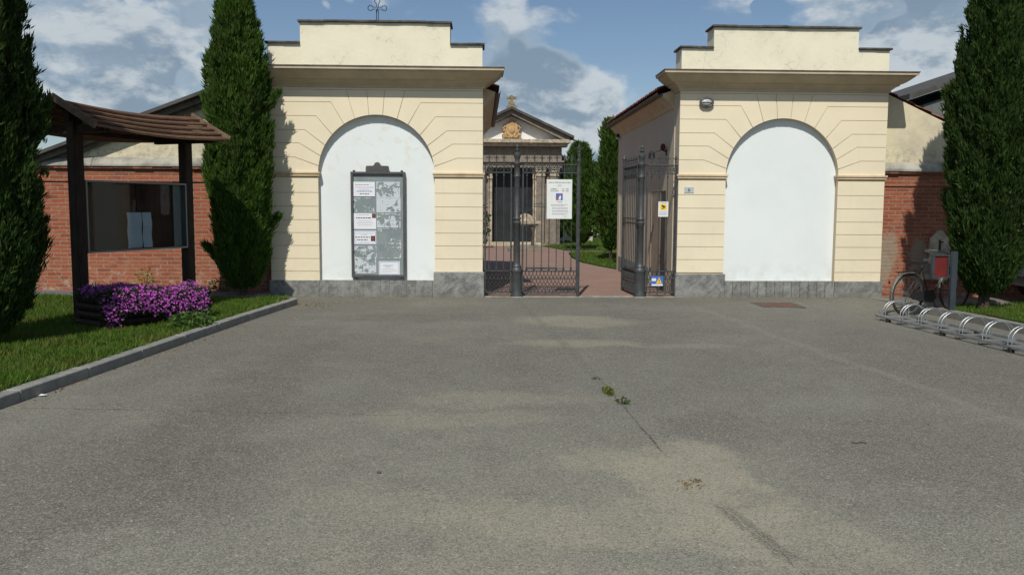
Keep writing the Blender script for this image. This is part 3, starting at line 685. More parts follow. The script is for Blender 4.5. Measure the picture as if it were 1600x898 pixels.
        for j in range(ny): rf.f.append((o+j, o+j+1, o2+j+1, o2+j))
    slope(xg+s*.30, ze+.045, cx, zr+.02, D+.47, D+6.85)
    if s < 0: slope(xo+.1, zo-.06, cx, zr-.035, D+.335, D+6.85)
    if s < 0: rf.build('tiled_roof', 'tile', b)
    else:
        rf.build('tiled_roof', 'tile', b)
        r2 = MB(); r2.prism([(xo-.35, zo-.35*k), (cx, zr), (cx, zr+.06), (xo-.35, zo-.35*k+.06)], D-.02 if False else D+.12, D+6.9, 'y')
        # keep the verge clear of the tower
        r2 = MB()
        def q(x): return zr-k*abs(x-cx)
        xe, xm = xo-.3, cx-HW-.02
        r2.prism([(xe, q(xe)+.01), (xm, q(xm)+.01), (xm, q(xm)+.07), (xe, q(xe)+.07)], D+.05, D+6.9, 'y')
        r2.prism([(xm, q(xm)+.01), (cx, zr+.01), (cx, zr+.07), (xm, q(xm)+.07)], D+.47, D+6.9, 'y')
        r2.build('sheet_roof', 'roofdark', b)
        v = MB(); v.prism([(xe, q(xe)-.09), (xm, q(xm)-.09), (xm, q(xm)+.008), (xe, q(xe)+.008)], D+.16, D+.35, 'y'); v.prism([(xe, q(xe)-.17), (xm, q(xm)-.17), (xm, q(xm)-.092), (xe, q(xe)-.092)], D+.27, D+.35, 'y')
        v.build('verge_board', 'flash', b)
    return b
CL, CR = -1.84, 5.39
ghl = gatehouse(CL, 1, 'cream gatehouse left of the gate, iron cross on its stepped parapet')
ghr = gatehouse(CR, -1, 'cream gatehouse right of the gate, plain white blind arch, number plate')
# the iron cross of double rods with trefoil ends
cr = MB(); cx, cy = CL+.02, D+.2
def crosspath(z0, zc, arm, top, g_):
    def tre(px_, pz, dxx, dzz, r=.045):   # open bulb at an arm's end
        a0 = math.atan2(dzz, dxx); pts = []
        for i in range(11): a = a0-2.45+4.9*i/10; pts.append((px_+dxx*r+r*math.cos(a)*1.0, cy, pz+dzz*r+r*math.sin(a)*1.))
        return pts
    P_ = [(cx+g_, cy, z0), (cx+g_, cy, zc-g_), (cx+arm, cy, zc-g_)]+tre(cx+arm, zc, 1, 0)+[(cx+arm, cy, zc+g_), (cx+g_, cy, zc+g_), (cx+g_, cy, zc+top)]+tre(cx, zc+top, 0, 1)+[(cx-g_, cy, zc+top), (cx-g_, cy, zc+g_), (cx-arm, cy, zc+g_)]+tre(cx-arm, zc, -1, 0)+[(cx-arm, cy, zc-g_), (cx-g_, cy, zc-g_), (cx-g_, cy, z0)]
    return P_
cr.tube(crosspath(4.79, 5.055, .075, .075, .016), .007, 5); cr.tube([(cx-.016, cy, 4.96), (cx+.016, cy, 5.1)], .006, 4)
cr.box(cx-.05, cx+.05, cy-.05, cy+.05, 4.79, 4.82)
cr.build('iron_cross', 'black', ghl)

# brick boundary walls
def bwall(x0, x1, label, zb):
    b = root('brick_wall', ((x0+x1)/2, 15.5, zb), label, 'brick wall')
    m = MB(); m.box(x0, x1, 15.41, 15.72, zb-.1, 2.02); m.box(x0, x1, 15.385, 15.73, 2.02, 2.10); m.box(x0, x1, 15.405, 15.725, 2.10, 2.245)
    m.build('wall', 'brick', b)
    tl = MB()
    n = int((x1-x0)/.34)
    for i in range(n):
        a = x0+(x1-x0)*i/n; tl.box(a+.004, a+(x1-x0)/n-.004, 15.355+rnd.uniform(-.01, .01), 15.72, 2.247+rnd.uniform(0, .006), 2.272+rnd.uniform(0, .006))
    tl.build('tile_course', 'tile', b)
    c = MB(); nseg = int((x1-x0)/1.6)+1
    for i in range(nseg):
        a, e = x0+(x1-x0)*i/nseg, x0+(x1-x0)*(i+1)/nseg
        c.prism([(15.33, 2.281), (15.33, 2.33), (15.40, 2.42), (15.466, 2.455), (15.74, 2.40), (15.74, 2.281)], a+.002, e-.002, 'x')
    c.build('coping', 'coping', b, bevel=.01)
    return b
bwall(-24, CL-HW-.04, 'old red brick wall behind the timber noticeboard and left lawn', .085)
bwall(CR+HW+.04, 24, 'red brick wall with cement patches behind the bicycle', .0)

# ------------------------------------------------------------------ iron gate
def fleur(z, x=0, y=0, s=1.):
    m = MB()
    m.tube([(x, y, z), (x, y, z+.03*s)], .011*s, 6); m.ball((x, y, z+.035*s), .014*s, .014*s, .012*s, 6, 4)
    m.add([(x, y-.004, z+.04*s), (x+.018*s, y, z+.085*s), (x, y+.004, z+.15*s), (x-.018*s, y, z+.085*s), (x, y-.012*s, z+.085*s), (x, y+.012*s, z+.085*s)], [(0, 1, 4), (1, 2, 4), (2, 3, 4), (3, 0, 4), (0, 5, 1), (1, 5, 2), (2, 5, 3), (3, 5, 0)])
    for sd in (-1, 1): m.tube([(x, y, z+.045*s), (x+sd*.022*s, y, z+.065*s), (x+sd*.040*s, y, z+.09*s), (x+sd*.050*s, y, z+.078*s), (x+sd*.043*s, y, z+.062*s)], .006*s, 4)
    return m
def gate_panel(W_, bars, rootobj, stile=True, dense=1.):
    fr = MB()
    for z, h in ((2.345, .022), (2.20, .018), (.455, .022), (.07, .03)): fr.box(0, W_, -.014, .014, z, z+h)
    if stile:
        fr.box(0, .028, -.014, .014, .07, 2.365); fr.box(W_-.028, W_, -.014, .014, .07, 2.365)
    fr.build('frame', 'iron', rootobj, bevel=.003)
    lt = MB(); n = max(2, round(W_/.074)); w_ = W_/n      # upper band: crossed arcs with rings
    for i in range(n):
        x0 = i*w_; zc = 2.2815
        for sd in (-1, 1):
            lt.tube([(x0+w_/2+sd*w_/2*math.cos(a), 0, zc+.062*math.sin(a)*1) for a in [-math.pi/2+math.pi*j/6 for j in range(7)]], .0052, 4)
        lt.tube([(x0+w_*.5+.017*math.cos(a), 0, zc+.02*math.sin(a)) for a in [2*math.pi*j/8 for j in range(8)]], .0048, 4, closed=True)
    lt.build('upper_lattice', 'iron', rootobj)
    lo = MB(); n = max(2, round(W_/.068)); w_ = W_/n      # lower panel: interlaced ogees and drops
    for i in range(n):
        x0 = (i+.5)*w_
        for sd in (-1, 1):
            pts = [(x0+sd*w_*.5*math.sin(math.pi*(z-.1)/.13), .004*sd, z) for z in [.1+.355*j/16 for j in range(17)]]
            lo.tube([(min(W_, max(0, a)), b_, c_) for a, b_, c_ in pts], .0058, 4)
        lo.tube([(x0, 0, .1), (x0, 0, .15), (x0+.012, 0, .175), (x0, 0, .2), (x0-.012, 0, .175), (x0, 0, .15)], .0055, 4)
        lo.ball((x0, 0, .33), .011, .009, .03, 5, 4)
    lo.build('lower_lattice', 'iron', rootobj)
    for x in bars:
        b_ = MB().tube([(x, 0, .47), (x, 0, 2.51)], .0085, 6)
        b_.tube([(x, 0, .478), (x, 0, .51), (x, 0, .545), (x, 0, .56)], [.019, .021, .012, .009], 6)
        b_.tube([(x, 0, 2.13), (x, 0, 2.155), (x, 0, 2.19)], [.009, .017, .012], 6)
        o = b_.build('bar', 'iron', rootobj)
        fl = fleur(2.40, x).build('finial', 'iron', o)
def post(x, y, label):
    b = root('gate_post', (x, y, 0), label, 'gate post', 'cast iron gate posts', world=False)
    MB().lathe([(.105, -.03), (.105, .03), (.096, .05), (.092, .43), (.10, .45), (.104, .47), (.092, .50), (.078, .53), (.085, .55), (.066, .58), (.060, .62), (.056, 1.28), (.064, 1.29), (.064, 1.31), (.074, 1.32), (.074, 1.34), (.06, 1.355), (.06, 1.38), (.072, 1.39), (.072, 1.41), (.056, 1.43), (.052, 2.1), (.062, 2.12), (.066, 2.15), (.053, 2.17), (.053, 2.33), (.07, 2.35), (.072, 2.38), (.055, 2.40)], n=18).build('shaft', 'iron', b, smooth=True)
    MB().lathe([(.045, 2.40), (.04, 2.43), (.052, 2.47), (.064, 2.51), (.06, 2.54), (.03, 2.565), (.028, 2.58), (.045, 2.60), (.046, 2.61), (.022, 2.625), (.02, 2.65), (.03, 2.67), (.012, 2.70), (.006, 2.75)], n=14).build('finial', 'iron', b, smooth=True)
    MB().lathe([(.125, -.03), (.12, .012)], n=18).build('footing', 'coping', b)
    return b
YP = D+.02
PXL, PXR = .64, 2.86
post(PXL, YP, 'fluted grey iron gate post at the closed leaf, left of the opening')
post(PXR, YP, 'grey iron gate post at the open leaf, right of the opening')
p1 = root('gate_side_panel', (.06, YP, 0), 'short fixed iron railing between left gatehouse and left gate post', 'railing', 'gate railings', world=False)
gate_panel(PXL-.06-.09, [.085, .215, .345], p1)
p2 = root('gate_side_panel', (PXR+.09, YP, 0), 'short fixed iron railing right of the opening, carrying the yellow camera sign', 'railing', 'gate railings', world=False)
gate_panel(3.52-PXR-.1, [.09, .235, .38, .52], p2)
gl = root('gate_leaf', (PXL+.09, YP, 0), 'closed iron gate leaf carrying the large white notice', 'gate', 'iron gate leaves', world=False)
gate_panel(1.0, [.085+.133*i for i in range(7)], gl, stile=True)
MB().tube([(1.01, 0, .03), (1.01, 0, 2.55)], .03, 8).tube([(1.01, 0, 2.38), (1.01, 0, 2.42), (1.01, 0, 2.46)], [.03, .045, .03], 8).build('slam_stile', 'iron', gl, smooth=True)
fleur(2.53, 1.01, 0, 1.5).build('stile_finial', 'iron', gl)
MB().box(.10, .62, -.012, .03, .50, .53).tube([(.36, .01, .515), (.75, .01, .515)], .012, 6).build('latch_bolt', 'iron', gl)
MB().tube([(.20, .0, 1.62), (.50, 0, 1.62)], .008, 5).tube([(.2, 0, 1.66), (.5, 0, 1.66)], .008, 5).build('lock_rail', 'iron', gl)
gr = root('gate_leaf', (PXR-.06, YP+.05, 0), 'open iron gate leaf swung inwards, seen almost edge-on', 'gate', 'iron gate leaves', world=False, rz=math.radians(93.5))
gate_panel(1.05, [.085+.133*i for i in range(7)], gr, stile=True)
MB().box(0, 1.05, -.012, .012, 1.31, 1.34).box(0, 1.05, -.012, .012, 1.40, 1.42).build('mid_rail', 'iron', gr)
MB().lathe([(.028, .03), (.028, 2.5), (.04, 2.52), (.01, 2.62)], cx=1.07, n=8).build('slam_stile', 'iron', gr)
structure('gate_threshold', MB().box(.07, 3.5, D-.03, D+.1, -.05, .012), 'coping')

# ------------------------------------------------------------------ signs
def sign(name, x0, x1, z0, z1, y, label, m='signwhite', th=.006, cat='sign'):
    r = root(name, ((x0+x1)/2, y, (z0+z1)/2), label, cat, world=False)
    w2, h2 = (x1-x0)/2, (z1-z0)/2
    MB().box(-w2, w2, -th, 0, -h2, h2).build('plate', m, r, bevel=.001)
    return r, w2, h2
def dashes(r, x0, x1, z, h, m, y=-.0075, seed=0, fill=.8):
    rr = random.Random(seed); mb = MB(); x = x0
    while x < x1:
        l = rr.uniform(.012, .035)*(h/.006)**.5; e = min(x1, x+l); mb.box(x, e, y, y+.001, z-h/2, z+h/2); x = e+h*.7
    return mb.build('printed_line', m, r)
sg, w2, h2 = sign('gate_notice', 1.165, 1.615, 1.40, 2.095, YP-.05, 'white notice with opening hours and a small blue picture, on the closed gate leaf')
text('ORARI DI APERTURA DEL CIMITERO', .024, (0, -.008, h2-.055), 'ink', sg)
text('PERIODO', .016, (0, -.008, h2-.105), 'greyink', sg)
text('INVERNO', .027, (-.16, -.008, h2-.17), 'ink', sg, align='LEFT'); text('7.30  17.30', .027, (.16, -.008, h2-.17), 'ink', sg, align='RIGHT')
text('ESTATE E FESTIVI', .024, (-.16, -.008, h2-.205), 'ink', sg, align='LEFT', xs=.8); text('7.00  19.00', .027, (.16, -.008, h2-.205), 'ink', sg, align='RIGHT')
MB().box(-.062, .058, -.0085, -.0065, h2-.365, h2-.245).build('picture', 'blueink', sg)
MB().prism([(-.062, h2-.365), (-.015, h2-.365), (.04, h2-.262), (.015, h2-.25)], -.0095, -.0085, 'y').build('picture_stripe', 'redink', sg)
MB().prism([(-.02, h2-.355), (.02, h2-.36), (.03, h2-.30), (.008, h2-.28)], -.0105, -.0096, 'y').build('picture_highlight', 'paper', sg)
text('AVVERTENZE', .017, (0, -.008, h2-.40), 'ink', sg)
for i, z in enumerate((.445, .46, .495, .515, .55, .565, .60, .615)): dashes(sg, -.15+(.02 if i > 1 else 0), .15-(.06 if i in (1, 7) else 0), h2-z, .006, 'greyink', seed=i)
text('IL SINDACO', .013, (.1, -.008, h2-.65), 'greyink', sg)
sc, w2, h2 = sign('surveillance_sign', 3.165, 3.345, 1.445, 1.715, YP-.03, 'small white plate with yellow camera pictogram, tied to the right railing')
MB().box(-.055, .055, -.0075, -.0062, -.012, .095).build('yellow_square', 'yellow', sc)
MB().prism([(-.035, .05), (.028, .022), (.04, .045), (-.022, .078)], -.0095, -.0077, 'y').box(-.008, .004, -.0095, -.0077, .012, .036).box(-.03, .004, -.0095, -.0077, .006, .014).build('camera_pictogram', 'ink', sc)
text('AREA VIDEOSORVEGLIATA', .012, (0, -.0075, .116), 'ink', sc)
for i, z in enumerate((-.04, -.06, -.08, -.1)): dashes(sc, -.07, .07, z, .006, 'greyink', y=-.0072, seed=20+i)
st_, w2, h2 = sign('warning_sticker', 3.06, 3.285, .20, .385, YP-.03, 'blue and white plate with yellow warning triangle low on the right railing', 'blueink')
MB().box(-.1, .1, -.0078, -.0064, -.085, -.055).box(-.1, -.02, -.0078, -.0064, .0, .05).build('white_field', 'signwhite', st_)
MB().prism([(-.02, -.045), (.085, -.045), (.035, .07)], -.009, -.0066, 'y').build('triangle', 'yellow', st_)
MB().box(.03, .04, -.0105, -.0092, -.02, .035).box(.03, .04, -.0105, -.0092, -.036, -.027).build('exclamation_mark', 'ink', st_)
x, z = F(1076.5, 297); nb, w2, h2 = sign('house_number_plate', x-.085, x+.085, z-.052, z+.052, D-.001, 'small grey number plate reading 6 on the right gatehouse', 'plate', .008)
text('6', .09, (0, -.0092, 0), 'ink', nb)

# notice board in the left arch
nbx0, nbx1, nbz0, nbz1 = -2.30, -1.34, .345, 2.21; YB = D+.118
nbd = root('notice_board', ((nbx0+nbx1)/2, YB, nbz0), 'tall dark metal notice board with torn posters, fixed in left white arch', 'notice board')
MB().box(nbx0+.02, nbx1-.02, YB-.055, YB-.02, nbz0+.02, nbz1-.02).build('backing', 'board', nbd)
f = MB(); YF = YB-.1
f.box(nbx0, nbx0+.042, YF, YB-.01, nbz0, nbz1); f.box(nbx1-.042, nbx1, YF, YB-.01, nbz0, nbz1); f.box(nbx0+.042, nbx1-.042, YF, YB-.01, nbz1-.04, nbz1); f.box(nbx0+.042, nbx1-.042, YF, YB-.01, nbz0, nbz0+.045)
f.build('frame', 'frame', nbd, bevel=.004)
cxn = -1.83; poly = [(cxn-.205, 2.212), (cxn-.205, 2.29), (cxn-.19, 2.315), (cxn-.075, 2.317)]+[(cxn-.055*math.cos(math.pi*i/8), 2.335+.045*math.sin(math.pi*i/8)) for i in range(9)]+[(cxn+.075, 2.317), (cxn+.19, 2.315), (cxn+.205, 2.29), (cxn+.205, 2.212)]
MB().prism(poly, YF+.03, YF+.045, 'y').build('crest_plate', 'frame', nbd)
ft = MB()
for x in (nbx0+.06, nbx1-.06): ft.lathe([(.02, nbz1), (.026, nbz1+.015), (.015, nbz1+.03)], x, YF+.03, 8); ft.box(x-.02, x+.02, YF+.02, YB, nbz0-.045, nbz0)
ft.build('corner_bracket', 'frame', nbd)
YS = YB-.058
def pxr(x0, y0, x1, y1): a = F(x0, y0, YS); b_ = F(x1, y1, YS); return a[0], b_[0], b_[1], a[1]
k = 0
for (x0, y0, x1, y1) in ((552, 309, 585, 331), (553, 384, 589, 403), (554, 402, 588, 427), (588, 284, 625, 309), (588, 309, 626, 332), (589, 333, 626, 356), (590, 357, 626, 380), (590, 380, 627, 404)):
    a, b_, c_, d_ = pxr(x0, y0, x1, y1)
    MB().box(a, b_, YS-.002-.0004*k, YS-.0015-.0004*k, c_, d_).build('torn_poster', 'torn', nbd); k += 1
def poster(px, label, lines, border=None, photo=None, y=0):
    a, b_, c_, d_ = pxr(*px)
    r = root('poster', ((a+b_)/2, YS-.006-y, (c_+d_)/2), label, 'poster', 'posters pasted on the notice board', world=False); w2, h2 = (b_-a)/2, (d_-c_)/2
    MB().box(-w2, w2, -.0008, 0, -h2, h2).build('sheet', 'paper', r)
    if border:
        m = MB(); e = .014
        for q in ((-w2+e, w2-e, h2-e-.006, h2-e), (-w2+e, w2-e, -h2+e, -h2+e+.006), (-w2+e, -w2+e+.006, -h2+e, h2-e), (w2-e-.006, w2-e, -h2+e, h2-e)): m.box(q[0], q[1], -.0016, -.0009, q[2], q[3])
        m.build('border', border, r)
    for i, (z, h, u, v_, mm) in enumerate(lines): dashes(r, -w2+2*w2*u, -w2+2*w2*v_, h2-2*h2*z, h, mm, y=-.0018, seed=hash(label) % 99+i if False else len(label)+i)
    if photo:
        u0, u1, z0, z1 = photo
        p_ = MB().box(-w2+2*w2*u0, -w2+2*w2*u1, -.0022, -.001, h2-2*h2*z1, h2-2*h2*z0).build('photo', 'photoink', r)
        cx_, cz = -w2+w2*(u0+u1), h2-h2*(z0+z1)
        MB().ball((cx_, -.002, cz), .012, .0016, .017, 8, 5).build('face', 'brownleaf', p_)
    return r
poster((550, 284, 586, 307), 'white text-only poster at the top left of the notice board', [(.2, .007, .15, .75, 'ink'), (.38, .007, .15, .95, 'redink'), (.52, .006, .3, .75, 'greyink'), (.65, .014, .2, .9, 'blueink'), (.83, .012, .33, .75, 'ink')])
poster((552, 333, 588, 358), 'white notice board poster with dark photo at its top right corner', [(.1, .005, .15, .7, 'greyink'), (.3, .016, .12, .78, 'ink'), (.5, .005, .2, .8, 'greyink'), (.62, .005, .15, .85, 'greyink'), (.75, .005, .2, .8, 'greyink')], photo=(.82, .99, .02, .3))
poster((553, 360, 588, 382), 'white poster with dark blue border and photo at mid right, left column of board', [(.22, .005, .1, .85, 'greyink'), (.32, .005, .3, .6, 'greyink'), (.48, .014, .07, .72, 'ink'), (.67, .014, .12, .62, 'ink'), (.84, .005, .25, .7, 'greyink')], border='blueink', photo=(.76, .96, .38, .76))
poster((592, 408, 625, 430), 'bordered white poster alone at the bottom right of the notice board', [(.3, .008, .2, .68, 'ink'), (.42, .006, .3, .55, 'ink'), (.55, .004, .15, .7, 'greyink'), (.66, .004, .15, .9, 'greyink'), (.78, .004, .15, .6, 'greyink')], border='blueink')
# wall lamps
def oval_lamp(x, y, z):
    b = root('wall_lamp', (x, y, z), 'oval grey bulkhead lamp high on the right gatehouse front', 'lamp', world=False)
    ring = MB().tube([(.115*math.cos(a), -.05, .075*math.sin(a)) for a in [2*math.pi*i/20 for i in range(20)]], .018, 6, closed=True); ring.prism([(.11*math.cos(a), .07*math.sin(a)) for a in [2*math.pi*i/20 for i in range(20)]], -.05, 0, 'y')
    ring.build('housing', 'frame', b); MB().ball((0, -.05, 0), .1, .04, .06, 14, 8).build('glass_cover', 'lampglass', b, smooth=True)
    MB().tube([(-.1, -.07, 0), (-.05, -.095, 0), (.05, -.095, 0), (.1, -.07, 0)], .005, 4).build('guard', 'frame', b)
x, z = F(1103, 161); oval_lamp(x, D-.002, z)
xs_, zs_ = 3.53, F(1040, 238, 16.2)[1]
b = root('wall_lantern', (3.515, 16.1, zs_), 'dark bracket floodlight with red lamp on the right side wall above the railing', 'lamp', world=False)
MB().box(-.02, .0, -.05, .05, -.06, .06).tube([(0, 0, 0), (-.10, -.02, .04), (-.2, 0, .02), (-.28, .0, -.04)], .016, 6).build('bracket', 'black', b)
MB().lathe([(.02, .02), (.055, -.03), (.065, -.12), (.06, -.13)], -.29, 0, 10).build('lamp_shade', 'black', b)
MB().ball((-.08, -.02, .09), .05, .05, .065, 10, 7).build('red_lamp', 'redpanel', b, smooth=True)
xx, zz = F(968, 213, 21.6)
b = root('wall_lantern', (3.50, 21.55, zz), 'small dark lamp at the far corner of the right side wall', 'lamp', world=False)
MB().box(-.09, .01, -.04, .04, -.03, .05).build('housing', 'black', b); MB().box(-.08, -.01, -.045, .035, -.09, -.03).build('lens', 'lampglass', b)

# manhole
c4 = [G(1185, 474.3), G(1228, 474), G(1243, 479.5), G(1198, 480)]
z_ = road_z(4.9, 13.9)
mh = root('manhole_cover', (4.95, 13.9, 0), 'rusty square manhole cover in the asphalt before the right arch', 'manhole cover')
MB().box(4.66, 5.24, 13.62, 14.18, -.05, .008).build('cover', 'rust', mh, bevel=.002)
m = MB().box(4.60, 4.655, 13.56, 14.24, -.05, .006).box(5.245, 5.30, 13.56, 14.24, -.05, .006).box(4.655, 5.245, 13.56, 13.615, -.05, .006).box(4.655, 5.245, 14.185, 14.24, -.05, .006)
m.build('frame', 'slate', mh)

# ------------------------------------------------------------------ timber shelter noticeboard
PL, PR_ = Vector((-5.28, 11.35, 0)), Vector((-4.48, 13.15, 0)); dv = (PR_-PL).normalized(); nv = Vector((dv.y, -dv.x, 0))
sh = root('timber_noticeboard', tuple((PL+PR_)/2), 'dark timber noticeboard with shingled little roof, on the left lawn', 'noticeboard')
Zv = Vector((0, 0, 1))
for P_ in (PL, PR_): MB().obox(P_+Zv*1.37, dv*.072, nv*.072, Zv*1.35).build('post', 'timber', sh, bevel=.006)
mid = (PL+PR_)/2; half = (PR_-PL).length/2
MB().obox(mid+Zv*2.74, dv*(half+.12), nv*.05, Zv*.06).build('ridge_beam', 'timber', sh)
for P_ in (PL, PR_):
    m = MB().obox(P_+Zv*2.58, dv*.045, nv*.56, Zv*.05)
    m.build('cross_beam', 'timber', sh)
for sg_ in (-1, 1): MB().obox(mid+nv*sg_*.50+Zv*2.60, dv*(half+.2), nv*.035, Zv*.035).build('eaves_beam', 'timber', sh)
a0 = PL-dv*.30; a1 = PR_+dv*.14; RW = .68; ZR, ZE = 2.945, 2.565
for sg_ in (-1, 1):
    rows = MB(); nr = 5
    for i in range(nr):
        t0, t1 = i/nr, (i+1)/nr+.05; nseg = 12
        for k in range(nseg):
            vs = []
            for kk in (k, k+1):
                u = kk/nseg; sag = -.055*math.sin(math.pi*u)*1.0
                base = a0+(a1-a0)*u
                for t_, lift in ((t0, .004), (t1, .05)):
                    q = base+nv*sg_*RW*t_+Zv*(ZR+(ZE-ZR)*t_+sag+lift); vs += [q, q-Zv*.026]
            rows.add(vs, [(0, 2, 6, 4), (1, 5, 7, 3), (2, 3, 7, 6), (0, 4, 5, 1)]+([(0, 1, 3, 2)] if k == 0 else [])+([(4, 6, 7, 5)] if k == nseg-1 else []))
    rows.build('roof_boards', 'shingle', sh)
    for A_ in (a0-dv*.012, a1+dv*.012):
        br = MB()
        p0 = A_+Zv*(ZR+.02); p1_ = A_+nv*sg_*(RW+.04)+Zv*(ZE+.02); c_ = (p0+p1_)/2; u_ = (p1_-p0)/2; w_ = u_.normalized().cross(dv).normalized()
        br.obox(c_, u_, dv*.011, w_*.045)
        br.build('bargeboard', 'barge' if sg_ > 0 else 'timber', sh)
# glazed case
z0, z1 = .965, 1.93; hc = half-.078; cc = mid
case = MB().obox(cc-nv*.03+Zv*(z0+z1)/2, dv*hc, nv*.01, Zv*(z1-z0)/2).build('back_panel', 'case', sh)
fr = MB()
for zc in (z0+.012, z1-.012): fr.obox(cc+nv*.02+Zv*zc, dv*hc, nv*.055, Zv*.012)
for sd in (-1, 1): fr.obox(cc+nv*.02+dv*sd*(hc-.012)+Zv*(z0+z1)/2, dv*.012, nv*.055, Zv*(z1-z0)/2-Zv*.026)
fr.build('case_frame', mat('dull_aluminium', col=(.20, .21, .21), rough=.45, metal=.4), sh)
MB().obox(cc+nv*.066+Zv*(z0+z1)/2, dv*(hc-.026), nv*.003, Zv*((z1-z0)/2-.028)).build('glass_pane', 'glass', sh)
MB().obox(cc-nv*.015+dv*(hc-.11)+Zv*(z0+z1)/2, dv*.075, nv*.004, Zv*((z1-z0)/2-.03)).build('pale_strip', mat('pale_grey_strip', col=(.30, .31, .29), rough=.8), sh)  # plain pale grey strip at the right end inside the case
MB().obox(cc-nv*.015+dv*.03+Zv*(z0+z1)/2, dv*.012, nv*.004, Zv*((z1-z0)/2-.03)).build('mullion', 'timber', sh)
pp = root('paper_notice', tuple(cc+dv*.06+Zv*1.22), 'white paper sheet hanging inside the glazed timber noticeboard', 'paper')
for i, (o_, w_) in enumerate(((-.1, .13), (.13, .085))):
    m = MB()
    for j in range(8):
        zA, zB = 1.0+.5*j/8, 1.0+.5*(j+1)/8; yA, yB = .008*math.sin(j*1.3+i), .008*math.sin((j+1)*1.3+i); c_ = cc+dv*(.06+o_)
        m.add([c_-dv*w_+nv*(yA)+Zv*zA, c_+dv*w_+nv*(yA)+Zv*zA, c_+dv*w_+nv*yB+Zv*zB, c_-dv*w_+nv*yB+Zv*zB], [(0, 1, 2, 3)])
    m.build('sheet', mat('bluish_paper', col=(.55, .62, .70), rough=.8), pp)

# ------------------------------------------------------------------ planter with purple flowers
QA, QB = Vector((-4.62, 10.45, 0)), Vector((-3.72, 11.62, 0)); pd = (QB-QA).normalized(); pn = Vector((pd.y, -pd.x, 0)); PLn = (QB-QA).length
pt = root('log_planter', tuple((QA+QB)/2+Vector((0, 0, .08))), 'long timber planter of stacked half logs below the timber noticeboard', 'planter')
for i in range(4):
    zc = .15+.1*i
    for o_, l_ in ((0, 0), (-.5, 0)):
        c_ = QA+pd*(PLn/2)+pn*o_; MB().tube([c_-pd*(PLn/2+.03)+Zv*zc, c_+pd*(PLn/2+.03)+Zv*zc], .05, 8).build('log', 'timber', pt)
    for e in (0, PLn):
        c_ = QA+pd*e; MB().tube([c_+pn*.03+Zv*(zc), c_-pn*.53+Zv*(zc)], .048, 8).build('log', 'timber', pt)
MB().obox(QA+pd*PLn/2-pn*.25+Zv*.3, pd*(PLn/2-.04), pn*.21, Zv*.17).build('soil', 'bark', pt)
fl = root('flowering_plant', tuple((QA+QB)/2+Vector((0, 0, .47))), 'mass of magenta daisy-like flowers trailing over the timber planter', 'flowers')
def hump(n, out=0.):
    u = npr.uniform(-.04, .95, n); a = npr.uniform(0, 1, n)
    # cross-section: from the rear edge over the top, down the front
    P0 = np.array(QA); d3, n3 = np.array(pd), np.array(pn)
    drop = .22+.10*np.sin(u*9+1)+.07*np.sin(u*23)+.12*(u > .5)+.0*u; drop = np.clip(drop+.06, .26, .46)
    s_ = a*(.55+drop)
    off = np.where(s_ < .55, s_-.52, .03+.07*np.sin(np.clip((s_-.55)/.4, 0, 1)*math.pi)+.03)
    zz = np.where(s_ < .55, .50+.05*np.sin(u*7)+.03*np.sin(a*14+u*11), .50+.04*np.sin(u*7)-(s_-.55))
    X = P0[None]+d3[None]*(u*PLn)[:, None]+n3[None]*off[:, None]; X[:, 2] = zz
    nr_ = np.where((s_ < .55)[:, None], np.array([0, 0, 1.])[None]+n3[None]*.3, n3[None]+np.array([0, 0, .5])[None])
    X += npr.normal(0, .018, X.shape)+norm(nr_)*out
    return X, norm(nr_)
X, Nn = hump(16000, -.015); V, Q = blades(X, Nn+npr.normal(0, .8, X.shape), npr.uniform(.025, .06, len(X)), .006)
o = bigmesh('foliage', V-np.array(fl.location), Q, 'darkleaf', fl, 4); tag(o, kind='stuff')
X, Nn = hump(2700, .024)
# each flower: a ring of ten slim petals round its centre
VV, QQ = [], []; c0 = 0
for c_, n_ in zip(X, Nn):
    if rnd.random() < .1: continue
    n_ = n_+npr.normal(0, .35, 3); n_ /= np.linalg.norm(n_); a_ = np.cross(n_, [0, 0, 1.]); a_ = a_/max(1e-6, np.linalg.norm(a_)) if np.linalg.norm(a_) > .05 else np.array([1., 0, 0]); b_ = np.cross(n_, a_); r_ = rnd.uniform(.011, .019)
    for i in range(9):
        g1 = 2*math.pi*i/9; d1 = a_*math.cos(g1)+b_*math.sin(g1); d2 = a_*math.cos(g1+.3)+b_*math.sin(g1+.3); d0 = a_*math.cos(g1-.3)+b_*math.sin(g1-.3)
        VV += [c_, c_+d0*r_*.7+n_*.004, c_+d1*r_+n_*.006, c_+d2*r_*.7+n_*.004]; QQ.append((c0, c0+1, c0+2, c0+3)); c0 += 4
o = bigmesh('flowers', np.array(VV)-np.array(fl.location), QQ, 'petal', fl, 4); tag(o, kind='stuff')
